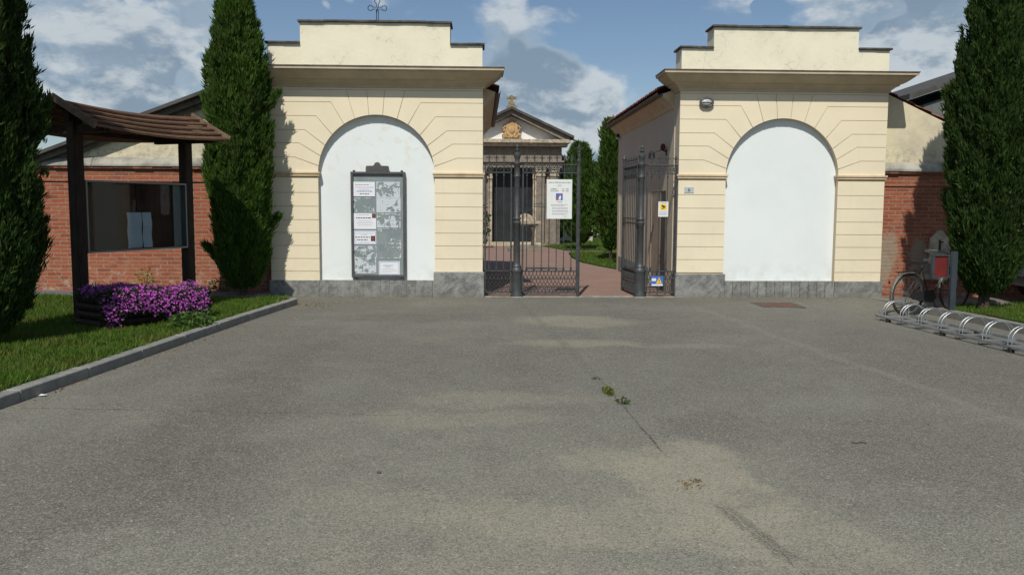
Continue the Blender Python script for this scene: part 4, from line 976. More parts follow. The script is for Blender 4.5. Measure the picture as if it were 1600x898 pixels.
# broad-leaved weed by the kerb and small plants
def leafy(name, c, rx, ry, h, n, m, label, cat, size=.035, stem=True):
    r = root(name, c, label, cat, world=False)
    th = npr.uniform(0, 2*math.pi, n); q = np.sqrt(npr.uniform(0, 1, n)); z = npr.uniform(.1, 1, n)*h*(1.1-.5*q*q)
    B = np.stack([rx*q*np.cos(th), ry*q*np.sin(th), z], 1); d = np.stack([np.cos(th)+npr.normal(0, .7, n), np.sin(th)+npr.normal(0, .7, n), npr.uniform(-.1, .9, n)], 1)
    V, Q = blades(B, d, npr.uniform(.7, 1.4, n)*size, size*.42); bigmesh('leaves', V, Q, m, r, 4)
    sm_ = MB()
    for i in range(min(14, n//6)): sm_.tube([(0, 0, -.02), tuple(B[i]*np.array([.5, .5, .6])), tuple(B[i])], .0035, 4)
    sm_.build('stems', 'bark', r); return r
leafy('kerbside_plant', (-3.66, 10.75, .08), .24, .34, .17, 420, 'leaf', 'low broad-leaved green plant between planter and kerb', 'plant', .05)
leafy('kerbside_plant', (-3.75, 11.35, .08), .16, .25, .15, 180, 'leaf', 'small green plant at the right end of the planter', 'plant', .045)
leafy('young_shrub', (-5.83, 14.9, .085), .16, .12, .44, 150, 'yellowleaf', 'small yellow-green shrub before the brick wall, behind the flowers', 'shrub', .045)
leafy('crack_weed', (*G(950, 612), 0), .035, .17, .022, 230, 'dryweed', 'dry yellowish weed tuft in the asphalt crack', 'weed', .022)
leafy('crack_weed', (*G(973, 631), 0), .05, .05, .05, 40, 'leaf', 'green leafy weed sprig in the asphalt crack', 'weed', .022)
leafy('crack_weed', (*G(932, 592), 0), .04, .02, .015, 22, 'leaf', 'tiny green weed sprig highest in the asphalt crack', 'weed', .018)
leafy('crack_weed', (*G(1088, 752), 0), .03, .03, .012, 24, 'brownleaf', 'tiny brown dried weed in the pale worn asphalt', 'weed', .012)
leafy('wall_foot_plant', (-4.55, 15.2, .09), .3, .12, .25, 220, 'leaf', 'weeds at the brick wall foot left of the tall cypress', 'plant', .04)
x, y = G(1343, 693); MB().tube([(x-.05, y+.02, .006), (x-.02, y-.01, .008), (x+.0, y+.005, .012), (x+.05, y, .006)], .003, 4).thing('twig', 'bark', 'small dark bent twig on the asphalt, right foreground', 'twig', (x, y, 0))
x, y = G(592, 739); MB().ball((x, y, .006), .016, .012, .009, 7, 5).thing('pebble', 'slate', 'single dark pebble on the asphalt, left foreground', 'pebble', (x, y, 0))
x, y = G(63, 618.5); MB().add([(x-.05, y-.03, .004), (x+.06, y-.01, .012), (x+.05, y+.04, .004), (x-.04, y+.03, .016)], [(0, 1, 2, 3)]).thing('paper_scrap', 'paper', 'scrap of white litter at the foot of the left kerb', 'litter', (x, y, 0))

# ------------------------------------------------------------------ cypresses
def cypress(loc, H, rad, prof, n, m, label, group, trunk=.25, seed=1, seglen=.15, cones=0, bulge=(), name='cypress'):
    rs = np.random.default_rng(seed)
    r = root(name, loc, label, 'cypress tree', group, world=False)
    tz = np.array([p_[0] for p_ in prof]); tr_ = np.array([p_[1] for p_ in prof])
    ph = rs.uniform(0, 6.28, 6)
    def lump(th, z):
        return 1+.085*np.sin(3*th+ph[0]+z*1.1)+.07*np.sin(5*th+ph[1]-z*2.3)+.06*np.sin(2*th+ph[2]+z*4.1)+.045*np.sin(7*th+ph[3]+z*7.)
    def tuft(th, z): return .5+.5*np.sin(11*th+2*np.sin(z*3+ph[4]))*np.sin(z*9+3*np.sin(th*3+ph[5]))
    def rad_at(z): return rad*np.interp((z-trunk)/(H-trunk), tz, tr_)
    nb = int(n*.5); z = trunk+(H-trunk)*rs.uniform(0, 1, nb)**.92; th = rs.uniform(0, 2*math.pi, nb)
    R_ = rad_at(z)*lump(th, z)
    q = .97-np.abs(rs.normal(0, .12, nb)); q = q-.13*(tuft(th, z) < .35)+.05*(tuft(th, z) > .8)
    B = np.stack([R_*q*np.cos(th), R_*q*np.sin(th), z], 1)
    out = np.stack([np.cos(th), np.sin(th), np.zeros(nb)], 1)
    # upright feathery plumes standing off the surface
    per = 34; npl = int(n*.5/per); pz = trunk+(H-trunk)*rs.uniform(0, .97, npl)**.95; pth = rs.uniform(0, 2*math.pi, npl); hp = seglen*rs.uniform(1.6, 4.2, npl); hp = np.minimum(hp, (H-pz)*1.05+.04)
    t_ = rs.uniform(0, 1, (npl, per)); wd = seglen*.42*(1-t_)**.7*(.35+t_*1.3).clip(0, 1)
    pr_ = rad_at(pz)*lump(pth, pz)*rs.uniform(.86, 1.0, npl)
    rr = pr_[:, None]+hp[:, None]*.26*t_**1.5; zz = pz[:, None]+hp[:, None]*t_
    lim = rad*1.25*np.interp((zz-trunk)/(H+.25-trunk), tz, tr_)+.03; rr = np.minimum(rr, lim)
    px_ = rr*np.cos(pth)[:, None]+rs.normal(0, 1, (npl, per))*wd; py_ = rr*np.sin(pth)[:, None]+rs.normal(0, 1, (npl, per))*wd
    B = np.concatenate([B, np.stack([px_, py_, zz], 2).reshape(-1, 3)]); out = np.concatenate([out, np.repeat(np.stack([np.cos(pth), np.sin(pth), np.zeros(npl)], 1)*.7, per, 0)])
    for (bth, bz, bl) in bulge:          # stray branches
        k = 260; t_ = rs.uniform(0, 1, k); r0 = rad*np.interp((bz-trunk)/(H-trunk), tz, tr_)
        rr = r0*.75+bl*t_; Bz = bz+bl*.9*t_**1.3; jitter = rs.normal(0, .045, (k, 3))*(1.2-t_)[:, None]
        B = np.concatenate([B, np.stack([rr*math.cos(bth), rr*math.sin(bth), Bz], 1)+jitter]); out = np.concatenate([out, np.tile([math.cos(bth), math.sin(bth), 0], (k, 1))])
    nn = len(B); K = 5
    BB = np.repeat(B, K, 0)+rs.normal(0, .016, (nn*K, 3)); oo = np.repeat(out, K, 0)
    d = oo*.34+np.array([0, 0, 1.])+rs.normal(0, .30, (nn*K, 3))
    global npr; keep = npr; npr = rs
    V, Q = blades(BB, d, rs.uniform(.55, 1.25, nn*K)*seglen, seglen*.085); npr = keep
    bigmesh('crown', V, Q, m, r, 4)
    core = MB(); N = 16; ring = 22
    for i in range(ring+1):
        zz = trunk+.04+(H-trunk-.12)*i/ring
        for k in range(N):
            a_ = 2*math.pi*k/N; rr = rad*.80*np.interp((zz-trunk)/(H-trunk), tz, tr_)*float(lump(np.array(a_), zz)); core.v.append((rr*math.cos(a_), rr*math.sin(a_), zz))
    for i in range(ring):
        for k in range(N): core.f.append((i*N+k, i*N+(k+1) % N, (i+1)*N+(k+1) % N, (i+1)*N+k))
    core.f.append(tuple(range(N-1, -1, -1))); core.f.append(tuple(ring*N+k for k in range(N)))
    core.build('inner_crown', m, r)
    MB().tube([(0, 0, -.05), (.01, 0, trunk*.6), (0, .01, trunk+.3), (0, 0, H*.5)], [rad*.2, rad*.16, rad*.14, rad*.05], 9).build('trunk', 'bark', r)
    if cones:
        cm = MB()
        for i in range(cones):
            zz = rs.uniform(trunk+.8, H-.5); a_ = rs.uniform(0, 2*math.pi); rr = rad*float(np.interp((zz-trunk)/(H-trunk), tz, tr_))*float(lump(np.array(a_), zz))*1.0
            cm.ball((rr*math.cos(a_), rr*math.sin(a_), zz), .014, .014, .015, 6, 4)
        cm.build('cones', 'barge', r)
    return r
P1 = [(0, .45), (.05, .72), (.12, .90), (.25, 1.0), (.5, 1.04), (.62, 1.02), (.70, .88), (.78, .72), (.86, .52), (.93, .33), (.98, .16), (1, .04)]
P2 = [(0, .45), (.06, .82), (.15, .98), (.4, 1.06), (.65, 1.0), (.85, .85), (.95, .55), (1, .1)]
P4 = [(0, .34), (.05, .66), (.11, .90), (.2, 1.0), (.4, 1.05), (.62, 1.0), (.72, .92), (.81, .76), (.89, .52), (.95, .28), (1, .08)]
P3 = [(0, .35), (.08, .75), (.2, .95), (.45, 1.), (.7, .78), (.88, .42), (1, .04)]
xc, yc = -4.07, 14.6
cypress((xc, yc, .08), 5.12, .44, P1, 26000, 'cypress', 'tall green cypress at the corner of the left gatehouse', 'cypresses outside the gate', .12, 3, .115, bulge=((.1, 3.1, .32), (-.4, 2.4, .2), (3.0, 3.55, .22), (.3, 1.05, .3), (3.3, .55, .32), (-.2, 3.6, .18)))
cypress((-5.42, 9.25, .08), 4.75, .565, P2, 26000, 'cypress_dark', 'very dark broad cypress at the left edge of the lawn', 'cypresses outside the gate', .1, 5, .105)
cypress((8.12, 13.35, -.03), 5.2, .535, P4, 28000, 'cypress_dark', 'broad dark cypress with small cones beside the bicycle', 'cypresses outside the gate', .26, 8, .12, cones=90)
def inner(px, base, top, halfw, seed, label, trunk=.25, n=5200):
    x, y = G(px, base); z = F(px, top, y)[1]; rad = .78*halfw/FPX*y
    cypress((x, y, 0), z, rad, P3, n, 'cypress', label, 'cypresses inside the cemetery', trunk, seed, .27)
inner(870, 382, 253, 17, 21, 'slim cypress nearest the chapel, behind the white notice')
inner(905, 391, 234, 25, 22, 'full cypress beside the closed gate leaf, inside the grounds')
inner(953.5, 408, 199, 19, 23, 'lone cypress with bare stem by the side wall corner', .34)
inner(931, 372, 262, 12, 24, 'far cypress seen between two nearer ones', .6)
leafy('background_bush', (4.6, 44, 0), 1.2, 1., 2.6, 5200, 'leaf', 'round bush far behind, between the cypresses', 'bush', .2)
leafy('background_bush', (7.6, 47, 0), 1.4, 1., 2.4, 5200, 'leaf', 'far bush partly hidden by the right-hand inner cypress', 'bush', .2)

# ------------------------------------------------------------------ chapel
YC = 36.; k_ = lambda px, py, Y=YC: F(px, py, Y)
xa, za = k_(799, 174); xr, zp = k_(890, 216); hwc = xr-xa
ch = root('chapel', (xa, YC, 0), 'small stone chapel with pediment, gilded crest and arched dark door', 'chapel')
zt = k_(830, 218)[1]; ze = k_(830, 240)[1]; z3 = k_(830, 262)[1]; wx = k_(876, 300)[0]-xa
dl, drr = k_(769, 300)[0], k_(833, 300)[0]; dc = (dl+drr)/2; rr = (drr-dl)/2; zs = k_(800, 243)[1]-rr
body = MB(); yb = YC+5
body.prism([(xa-wx, 0), (xa-wx, ze), (xa+wx, ze), (xa+wx, 0), (dc+rr+.02, 0), (dc+rr+.02, zs)]+[(dc+(rr+.02)*math.cos(math.pi*i/14), zs+(rr+.02)*math.sin(math.pi*i/14)) for i in range(1, 14)]+[(dc-rr-.02, zs), (dc-rr-.02, 0)], YC+.25, YC+.75, 'y')
body.box(xa-wx+.01, xa+wx-.01, YC+.76, yb, 0, ze); body.build('wall', 'chapel', ch)
MB().prism([(dc-rr-.02, .1), (dc-rr-.02, zs)]+[(dc-(rr+.02)*math.cos(math.pi*i/14), zs+(rr+.02)*math.sin(math.pi*i/14)) for i in range(1, 14)]+[(dc+rr+.02, zs), (dc+rr+.02, .1)], YC+.62, YC+.66, 'y').build('door', 'door', ch)
tr2 = MB(); arcz = [2*0+math.pi*i/16 for i in range(17)]
for i in range(16):
    a1_, a2_ = arcz[i], arcz[i+1]; tr2.prism([(dc+rr*math.cos(a1_), zs+rr*math.sin(a1_)), (dc+(rr+.16)*math.cos(a1_), zs+(rr+.16)*math.sin(a1_)), (dc+(rr+.16)*math.cos(a2_), zs+(rr+.16)*math.sin(a2_)), (dc+rr*math.cos(a2_), zs+rr*math.sin(a2_))], YC+.16, YC+.3, 'y')
for sd in (-1, 1): tr2.box(*sorted((dc+sd*rr, dc+sd*(rr+.16))), YC+.16, YC+.3, .12, zs-.1); tr2.box(*sorted((dc+sd*(rr-.02), dc+sd*(rr+.22))), YC+.12, YC+.3, zs-.1, zs)
tr2.build('door_surround', 'relief', ch)
for off in (wx-.28, -(wx-.28), wx-.85, -(wx-.85)):
    cxx = xa+off; p_ = MB().box(cxx-.17, cxx+.17, YC+.02, YC+.24, .12, z3-.35).box(cxx-.22, cxx+.22, YC-.03, YC+.24, 0, .12).build('pilaster', 'chapel', ch)
    cp = MB().box(cxx-.20, cxx+.20, YC-.01, YC+.24, z3-.35, z3-.30).box(cxx-.18, cxx+.18, YC+.0, YC+.24, z3-.30, z3-.06)
    for sd in (-1, 1): cp.tube([(cxx+sd*.17, YC-.02, z3-.12), (cxx+sd*.17, YC+.2, z3-.12)], .055, 8)
    cp.box(cxx-.24, cxx+.24, YC-.04, YC+.24, z3-.058, z3-.002); cp.build('capital', 'relief', p_, origin=(xa, YC, 0))
en = MB().box(xa-wx-.05, xa+wx+.05, YC-.06, YC+.5, z3, z3+.22).box(xa-wx-.14, xa+wx+.14, YC-.16, YC+.5, z3+.22, z3+.30).box(xa-wx-.03, xa+wx+.03, YC+.0, YC+.5, z3+.30, ze+.30)
en.build('entablature', 'chapel', ch)
MB().box(xa-hwc, xa+hwc, YC-.42, YC+.5, zt-.16, zt-.02).box(xa-hwc+.1, xa+hwc-.1, YC-.3, YC+.5, zt-.30, zt-.161).build('cornice', 'relief', ch)
sl = (za-zt)/hwc
MB().prism([(xa-hwc+.3, zt-.02), (xa+hwc-.3, zt-.02), (xa, za-.3*sl-.05)], YC+.02, YC+.4, 'y').build('tympanum', 'tymp', ch)
rk = MB()
for sd in (-1, 1): rk.prism([(xa+sd*hwc, zt-.02), (xa+sd*hwc, zt+.1), (xa, za+.02), (xa, za-.16), (xa+sd*(hwc-.35), zt-.02)], YC-.40, YC+.4, 'y')
rk.build('raking_cornice', 'chapel', ch)
rk = MB()
for sd in (-1, 1): rk.prism([(xa+sd*(hwc+.14), zt+.02), (xa+sd*(hwc+.14), zt+.12), (xa, za+.14), (xa, za+.03)], YC-.55, yb, 'y')
rk.build('roof', 'roofdark', ch)
cxx, czz = k_(799.5, 204); cr_ = MB(); rs = random.Random(4)
cr_.prism([(cxx-.22, czz+.3), (cxx+.22, czz+.3), (cxx+.26, czz), (cxx+.16, czz-.22), (cxx, czz-.3), (cxx-.16, czz-.22), (cxx-.26, czz)], YC-.16, YC+.02, 'y')
for i in range(26):
    a_ = 2*math.pi*i/26; r1 = .31+.05*math.sin(5*a_); cr_.ball((cxx+r1*math.cos(a_)*1., YC-.1, czz+r1*math.sin(a_)*.93), rs.uniform(.05, .085), .07, rs.uniform(.05, .085), 7, 5)
for sd in (-1, 1): cr_.tube([(cxx+sd*.2, YC-.1, czz-.1), (cxx+sd*.38, YC-.12, czz-.2), (cxx+sd*.36, YC-.1, czz-.33)], .05, 6)
cr_.tube([(cxx-.1, YC-.12, czz+.33), (cxx-.05, YC-.12, czz+.42), (cxx+.05, YC-.12, czz+.42), (cxx+.1, YC-.12, czz+.33)], .04, 6)
cr_.ball((cxx, YC-.17, czz+.02), .13, .05, .17, 10, 6); cr_.build('carved_crest', 'crest', ch)
cs = MB().box(xa-.12, xa+.12, YC-.3, YC-.06, za+.1, za+.36).box(xa-.2, xa+.2, YC-.33, YC-.02, za+.06, za+.2)
ct = k_(799, 150, YC)[1]; cs.box(xa-.055, xa+.055, YC-.23, YC-.12, za+.36, ct); ca = za+.36+(ct-za-.36)*.62; cs.box(xa-.2, xa-.056, YC-.228, YC-.122, ca-.055, ca+.055).box(xa+.056, xa+.2, YC-.228, YC-.122, ca-.055, ca+.055)
cs.build('stone_cross', 'moss', ch, bevel=.01)
MB().tube([(xa+hwc+.1, YC-.2, zt), (xa+hwc+.3, YC-.25, zt-.08), (xa+hwc+.36, YC-.25, zt-.14)], .04, 6).build('rain_spout', 'flash', ch)
MB().box(dc-rr-.35, dc+rr+.35, YC-.35, YC+.6, -.02, .12).box(dc-rr-.7, dc+rr+.7, YC-.75, YC-.352, -.02, .06).build('steps', 'relief', ch)
gx = [MB().tube([(dc-rr+2*rr*i/6, YC+.6, .15), (dc-rr+2*rr*i/6, YC+.6, zs+.3)], .02, 4) for i in (2, 3, 4)]
for q in gx: q.build('door_bar', 'iron', ch)

# low pale tomb wall seen between the trees
MB().box(3.35, 5.2, 39.4, 39.9, 0, 1.75).box(3.25, 5.3, 39.3, 40.0, 1.752, 1.87).thing('tomb_wall', 'whitewall', 'low beige stone tomb between the slim and full cypress', 'tomb', (4.2, 39.5, 0))
fw = root('far_boundary_wall', (0, 52, 0), 'far red cemetery wall seen between the inner cypresses', 'brick wall')
MB().box(-30, 34, 52, 52.4, 0, 1.35).build('wall', 'brick', fw); MB().box(-30, 34, 51.9, 52.5, 1.352, 1.5).build('coping', 'whitewall', fw)
x_, z_ = F(933, 322, 50.5)
MB().box(x_-.35, x_+.35, 50.2, 50.7, 0, 1.1).prism([(x_-.3, 1.101), (x_+.3, 1.101), (x_+.09, z_), (x_, z_+.35), (x_-.09, z_)], 50.25, 50.65, 'y').thing('pointed_tombstone', 'whitewall', 'pale pointed tombstone far off before the red wall', 'tombstone', (x_, 50.4, 0))

# stone font in front of the chapel
x0_, y0_ = G(821, 392); mo = root('stone_altar', (x0_, y0_, 0), 'stone altar table with rounded headstone on a slab before the chapel', 'stone altar')
pm = y0_/FPX
MB().box(x0_-27*pm, x0_+27*pm, y0_-.45, y0_+.7, 0, .1).box(x0_-21*pm, x0_+21*pm, y0_-.25, y0_+.6, .101, .2).build('base_slab', 'chapel', mo)
ztab = EYE-(349-326)*pm; m = MB().box(x0_-17*pm, x0_+24*pm, y0_-.1, y0_+.45, ztab-.06, ztab+.04); m.box(x0_-14*pm, x0_+20*pm, y0_-.04, y0_+.4, ztab-.13, ztab-.061); m.build('table_slab', 'relief', mo)
for sd in (-1, 1):
    pts = [(x0_+sd*(6+1.)*pm, ztab-.14), (x0_+sd*16*pm, ztab-.14), (x0_+sd*14*pm, ztab-.45), (x0_+sd*12.5*pm, .2), (x0_+sd*9*pm, .2), (x0_+sd*10.5*pm, ztab-.5), (x0_+sd*9.5*pm, ztab-.27)]
    MB().prism(pts, y0_+.0, y0_+.3, 'y').build('leg', 'slate', mo)
rs_ = 12*pm; MB().prism([(x0_-rs_, ztab+.041)]+[(x0_-rs_*math.cos(math.pi*i/12), ztab+.08+rs_*.85*math.sin(math.pi*i/12)) for i in range(13)]+[(x0_+rs_, ztab+.041)], y0_+.1, y0_+.24, 'y').build('headstone', 'relief', mo)
m = MB()
for i in range(7): a_ = math.pi*(i+.5)/7; m.tube([(x0_, y0_+.17, ztab+.08+rs_*.9), (x0_+.22*math.cos(a_), y0_+.17, ztab+.2+rs_*.9+.12*math.sin(a_))], .008, 4)
m.build('iron_rays', 'iron', mo)
leafy('potted_plant', (.02, 33.5, 0), .3, .3, 1.9, 320, 'darkleaf', 'dark leafy shrub before the chapel, beside the left gatehouse edge', 'shrub', .12)

# grey building far right
bd = root('grey_building', (22, 34, 0), 'dark grey building with low pitched roof behind the right wing', 'building')
xA, zA = F(1425, 152, 34); xB, zB = F(1482, 133, 34); kk = (zB-zA)/(xB-xA)
MB().prism([(xA+.5, 0), (xA+.5, zA-.3), (xA+8, zA+kk*8-.5), (xA+15.5, zA-.3), (xA+15.5, 0)], 34, 44, 'y').build('wall', 'greywall', bd)
r_ = MB(); xm = xA+8
r_.prism([(xA-.3, zA-.15), (xm, zA-.15+kk*8.3), (xm, zA+.08+kk*8.3), (xA-.3, zA+.08)], 33.6, 44.4, 'y'); r_.prism([(xm+.002, zA-.15+kk*8.3), (xA+16.3, zA-.15), (xA+16.3, zA+.08), (xm+.002, zA+.08+kk*8.3)], 33.6, 44.4, 'y')
r_.build('roof', 'roofdark', bd)
xq, zq = F(1480, 165, 33.98)
wn = MB().box(xq-.15, xq+.3, 33.97, 33.998, zq-.5, zq+.45).build('window', 'whitewall', bd); MB().box(xq-.1, xq+.25, 33.95, 33.968, zq-.45, zq+.4).build('pane', 'carglass', wn, origin=(22, 34, 0))

# ------------------------------------------------------------------ right side: bike rack, bicycle, poster box, relief
zg = -.11
RA = Vector((*G(1369, 493, -.05), 0)); RB = Vector((*G(1600, 548, -.05), 0)); rd = (RB-RA).normalized(); rn = Vector((-rd.y, rd.x, 0))   # rn points away from the road
if rn.x < 0: rn = -rn
LR = (RB-RA).length+1.3
rk = root('bike_rack', (RA.x, RA.y, zg), 'long galvanised bicycle rack of paired hoops along the right kerb', 'bicycle rack')
zr_ = -.045
def rz(P_, z): return (P_.x, P_.y, z)
for o_ in (0, .50):
    MB().obox(RA+rn*o_+rd*LR/2+Vector((0, 0, zr_)), rd*LR/2, rn*.016, Vector((0, 0, .016))).build('rail', 'steel', rk)
for i in range(3): 
    c_ = RA+rd*(.35+1.35*i); MB().obox(c_+rn*.0+Vector((0, 0, zg+.025)), rd*.022, rn*.03, Vector((0, 0, .035))).build('foot', 'rubber', rk)
    c_ = RA+rd*(.35+1.35*i)+rn*.5; MB().obox(c_+Vector((0, 0, zg+.025)), rd*.022, rn*.03, Vector((0, 0, .035))).build('foot', 'rubber', rk)
pitch = .47; n = int(LR/pitch)
for i in range(n):
    for e in (0, .07):
        c_ = RA+rd*(.07+i*pitch+e)
        hgt = .235; w_ = .38
        o0 = .07
        pts = [rz(c_+rn*o0, zr_)]+[rz(c_+rn*(o0+w_/2-w_/2*math.cos(math.pi*j/10)), zr_+.07+(hgt-.07)*math.sin(math.pi*j/10)) for j in range(11)]+[rz(c_+rn*(o0+w_), zr_)]
        MB().tube(pts, .0065, 6).build('hoop', 'steel', rk, smooth=True)
    c_ = RA+rd*(.07+i*pitch+.035)
    MB().obox(c_+rn*.25+Vector((0, 0, zr_-.006)), rd*.05, rn*.235, Vector((0, 0, .004))).build('wheel_channel', 'steel', rk)

# poster box on a post
xp, yp = G(1486, 497, -.11)
zt_ = F(1486, 393, yp)[1]
ps = root('poster_stand', (xp, yp, zg), 'blue-grey post carrying a small framed red poster, beside the bicycle', 'sign stand')
MB().box(xp-.045, xp+.045, yp-.03, yp+.03, zg, zt_).build('post', 'bluegrey', ps, bevel=.004)
bx0, bz1 = F(1457, 398, yp-.04); bx1, bz0 = F(1481, 434, yp-.04)
fr = MB().box(bx0, bx0+.035, yp-.06, yp, bz0, bz1).box(bx1-.02, bx1, yp-.06, yp, bz0, bz1).box(bx0+.035, bx1-.02, yp-.06, yp, bz0, bz0+.02).box(bx0+.035, bx1-.02, yp-.06, yp, bz1-.02, bz1)
fr.build('frame', 'bluegrey', ps); MB().box(bx0+.035, bx1-.02, yp-.04, yp-.02, bz0+.02, bz1-.02).build('poster_panel', 'redpanel', ps)

# bicycle: rear wheel left, front wheel right, turned a little away
xb, yb_ = G(1430, 498, zg); W1 = Vector((xb, yb_, zg)); ang = math.radians(28)
W1 = Vector((6.86, 13.3, 0)); rW = .345
bk = root('bicycle', (W1.x, W1.y, zg), 'old dark city bicycle with silver mudguards parked by the brick wall', 'bicycle', world=False, rz=math.radians(20))
bk.rotation_euler.y = -.05; WB = 1.02
def circ(cx_, r_, a0_=0, a1_=2*math.pi, n=32, y=0): return [(cx_+r_*math.cos(a0_+(a1_-a0_)*i/n), y, rW+r_*math.sin(a0_+(a1_-a0_)*i/n)) for i in range(n if abs(a1_-a0_-2*math.pi) < 1e-6 else n+1)]
for cx_ in (0, WB):
    wl = MB().tube(circ(cx_, rW-.018), .018, 7, closed=True).build('wheel', 'rubber', bk, smooth=True)
    MB().tube(circ(cx_, rW-.042), .010, 6, closed=True).build('rim', 'frame', wl, smooth=True)
    sp = MB().tube([(cx_, -.045, rW), (cx_, .045, rW)], .02, 8)
    for i in range(28):
        a_ = 2*math.pi*i/28; sp.tube([(cx_+.015*math.cos(a_+.9*(-1)**i), .03*(-1)**i, rW+.015*math.sin(a_+.9*(-1)**i)), (cx_+(rW-.045)*math.cos(a_), 0, rW+(rW-.045)*math.sin(a_))], .0022, 3)
    sp.build('spokes', 'frame', wl)
def guard(cx_, a0_, a1_, m_):
    m = MB(); n = 20; rows = []
    for i in range(n+1):
        a_ = a0_+(a1_-a0_)*i/n
        for yy, rr_ in ((-.03, rW+.012), (-.018, rW+.026), (.018, rW+.026), (.03, rW+.012)): m.v.append((cx_+rr_*math.cos(a_), yy, rW+rr_*math.sin(a_)))
    for i in range(n):
        for j in range(3): m.f.append((i*4+j, i*4+j+1, i*4+j+5, i*4+j+4))
    return m.build('mudguard', m_, bk, smooth=True)
guard(0, math.radians(20), math.radians(200), 'mudguard'); guard(WB, math.radians(30), math.radians(170), 'mudguard')
BB_ = (.44, 0, .29); ST = (.30, 0, .76); HT = (.86, 0, .84); HB = (.90, 0, .68); FW = (WB, 0, rW)
fm = MB()
fm.tube([BB_, ST], .015, 8).tube([BB_, (.6, 0, .40), HB], .016, 8).tube([(.355, 0, .56), (.55, 0, .60), (HT[0], 0, .78)], .014, 8).tube([HB, HT], .018, 8)
for sy in (-.05, .05): fm.tube([(0, sy, rW), (.44, sy*.5, .29)], .009, 6).tube([(0, sy, rW), (.32, sy*.3, .74)], .008, 6).tube([HB, (.915, sy*.9, .6), (.98, sy, .43), (WB, sy, rW)], .010, 6)
fm.build('frame', 'bikeframe', bk, smooth=True)
MB().prism([(.44+.1*math.cos(a_), .29+.1*math.sin(a_)) for a_ in [2*math.pi*i/20 for i in range(20)]], -.055, -.048, 'y').build('chainring', 'black', bk)
cg = MB().prism([(.0, .31), (.02, .40), (.42, .385), (.52, .33), (.53, .25), (.44, .19), (.02, .28)], -.075, -.062, 'y'); cg.build('chain_guard', 'black', bk)
MB().tube([(.44, -.07, .29), (.50, -.09, .14)], .01, 6).box(.46, .55, -.17, -.09, .12, .145).build('pedal_crank', 'black', bk)
MB().tube([(.44, .07, .29), (.38, .09, .43)], .01, 6).box(.33, .42, .09, .17, .42, .445).build('pedal_crank', 'black', bk)
sd_ = MB().tube([ST, (.29, 0, .82)], .012, 6); sd_.build('seat_post', 'steel', bk)
sa = MB(); 
for i in range(7):
    t_ = i/6; x = .14+.27*t_; wd = .095*(1-t_)**.7+.02; sa.v += [(x, -wd, .825), (x, -wd*.8, .86+.015*(1-t_)), (x, wd*.8, .86+.015*(1-t_)), (x, wd, .825)]
sa.f = [(i*4+j, i*4+(j+1) % 4, i*4+4+(j+1) % 4, i*4+4+j) for i in range(6) for j in range(4)]+[(0, 1, 2, 3), (27, 26, 25, 24)]
sa.build('saddle', 'black', bk, smooth=True)
MB().tube([HT, (.85, 0, .95)], .012, 6).tube([(.66, -.27, .98), (.76, -.26, 1.0), (.86, -.16, .99), (.87, 0, .95), (.86, .16, .99), (.76, .26, 1.0), (.66, .27, .98)], .011, 6).build('handlebar', 'frame', bk, smooth=True)
MB().box(-.2, .2, -.06, -.052, .715, .725).box(-.2, .2, .052, .06, .715, .725).box(-.2, -.19, -.052, .052, .715, .725).box(.19, .2, -.052, .052, .715, .725).tube([(-.15, -.056, .715), (0, -.05, rW)], .005, 4).tube([(-.15, .056, .715), (0, .05, rW)], .005, 4).build('luggage_rack', 'black', bk)
MB().ball((-.39, 0, .58), .012, .022, .028, 8, 5).build('rear_reflector', 'redpanel', bk)
MB().tube([(.05, .06, rW), (.02, .14, -.0)], .008, 5).build('kickstand', 'steel', bk)

# baroque plaster relief on the brick wall
YR = 15.41
rl = [(1437, 437), (1439, 412), (1441, 404), (1450, 404), (1451, 396), (1444, 394), (1443, 390), (1450, 388), (1452, 372), (1458, 366), (1464, 359.5), (1470, 360), (1476, 366), (1484, 374), (1486, 388), (1494, 392), (1490, 396), (1491, 404), (1494, 437)]
pl = [F(a_, b2, YR) for a_, b2 in rl]
rf = root('plaster_relief', (pl[0][0]+.3, YR, pl[0][1]), 'weathered scroll-shaped stone relief with small cross on the right brick wall', 'stone relief')
MB().prism(pl, YR-.07, YR-.002, 'y').build('slab', 'relief', rf, bevel=.008)
x_, z_ = F(1465, 383, YR); MB().box(x_-.012, x_+.012, YR-.095, YR-.072, z_-.12, z_+.1).box(x_-.01, x_+.06, YR-.094, YR-.0725, z_+.05, z_+.07).build('small_cross', 'black', rf)
x_, z_ = F(1447, 412, YR); MB().prism([(x_-.09, z_-.16), (x_-.09, z_+.02), (x_-.02, z_+.03), (x_+.05, z_-.03), (x_+.1, z_-.1), (x_+.1, z_-.16)], YR-.11, YR-.071, 'y').build('scroll', 'chapel', rf)
x_, z_ = F(1475, 405, YR); MB().prism([(x_-.14, z_-.04), (x_+.16, z_-.04), (x_+.13, z_+.02), (x_-.12, z_+.02)], YR-.12, YR-.073, 'y').build('ledge', 'relief', rf, bevel=.006)

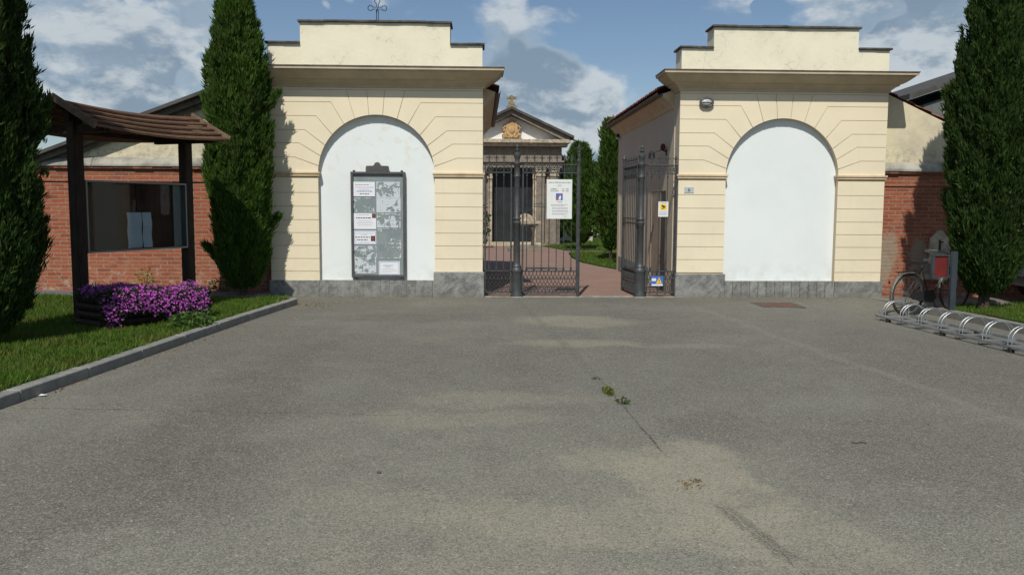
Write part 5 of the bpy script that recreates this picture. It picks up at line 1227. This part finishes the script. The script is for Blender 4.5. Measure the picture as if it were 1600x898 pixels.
# parked car at the right edge
x_ = F(1588, 420, 14.3)[0]
car = root('parked_car', (x_+2, 14.2, .012), 'grey parked car half hidden behind the right-hand cypress', 'car')
prof = [(0, .45), (.02, .72), (.25, .85), (.95, .98), (1.55, 1.40), (2.9, 1.43), (3.5, 1.05), (3.95, .98), (4.05, .55), (4.0, .3), (3.65, .28)]
wa = lambda c_: [(c_-.34*math.cos(math.pi*i/8)*-1, .33+.34*math.sin(math.pi*i/8)) for i in range(9)]
prof += [(3.22+.36*math.cos(math.pi*i/8), .3+.36*math.sin(math.pi*i/8)) for i in range(9)]+[(.80+.36*math.cos(math.pi*i/8), .3+.36*math.sin(math.pi*i/8)) for i in range(9)]+[(.1, .28)]
bm_ = MB(); bm_.prism([(x_+a_, b2) for a_, b2 in prof], 13.45, 15.05, 'y'); bd_ = bm_.build('body', 'carpaint', car, bevel=.02)
for y_ in (13.44, 15.05): MB().prism([(x_+1.1, 1.0), (x_+1.6, 1.34), (x_+2.8, 1.36), (x_+3.3, 1.03)], y_, y_+.012, 'y').build('side_window', 'carglass', car)
MB().add([(x_+.98, 13.55, .99), (x_+.98, 14.95, .99), (x_+1.53, 14.85, 1.385), (x_+1.53, 13.65, 1.385)], [(0, 1, 2, 3)]).build('windscreen', 'carglass', car)
for cxw in (.80, 3.22):
    for y_ in (13.46, 14.84):
        a = [(x_+cxw+.31*math.cos(2*math.pi*i/20), .325+.31*math.sin(2*math.pi*i/20)) for i in range(20)]; wl = MB().prism(a, y_, y_+.2, 'y').build('wheel', 'rubber', car)
        MB().prism([(x_+cxw+.19*math.cos(2*math.pi*i/14), .325+.19*math.sin(2*math.pi*i/14)) for i in range(14)], y_-.006 if y_ < 14 else y_+.2, y_ if y_ < 14 else y_+.206, 'y').build('rim', 'steel', wl, origin=(x_+2, 14.2, .012))
for y_ in (13.55, 14.75): MB().box(x_-.012, x_+.02, y_, y_+.25, .6, .7).build('headlight', 'lampglass', car)
for o in bpy.data.objects:
    if '_o' in o.keys(): del o['_o']
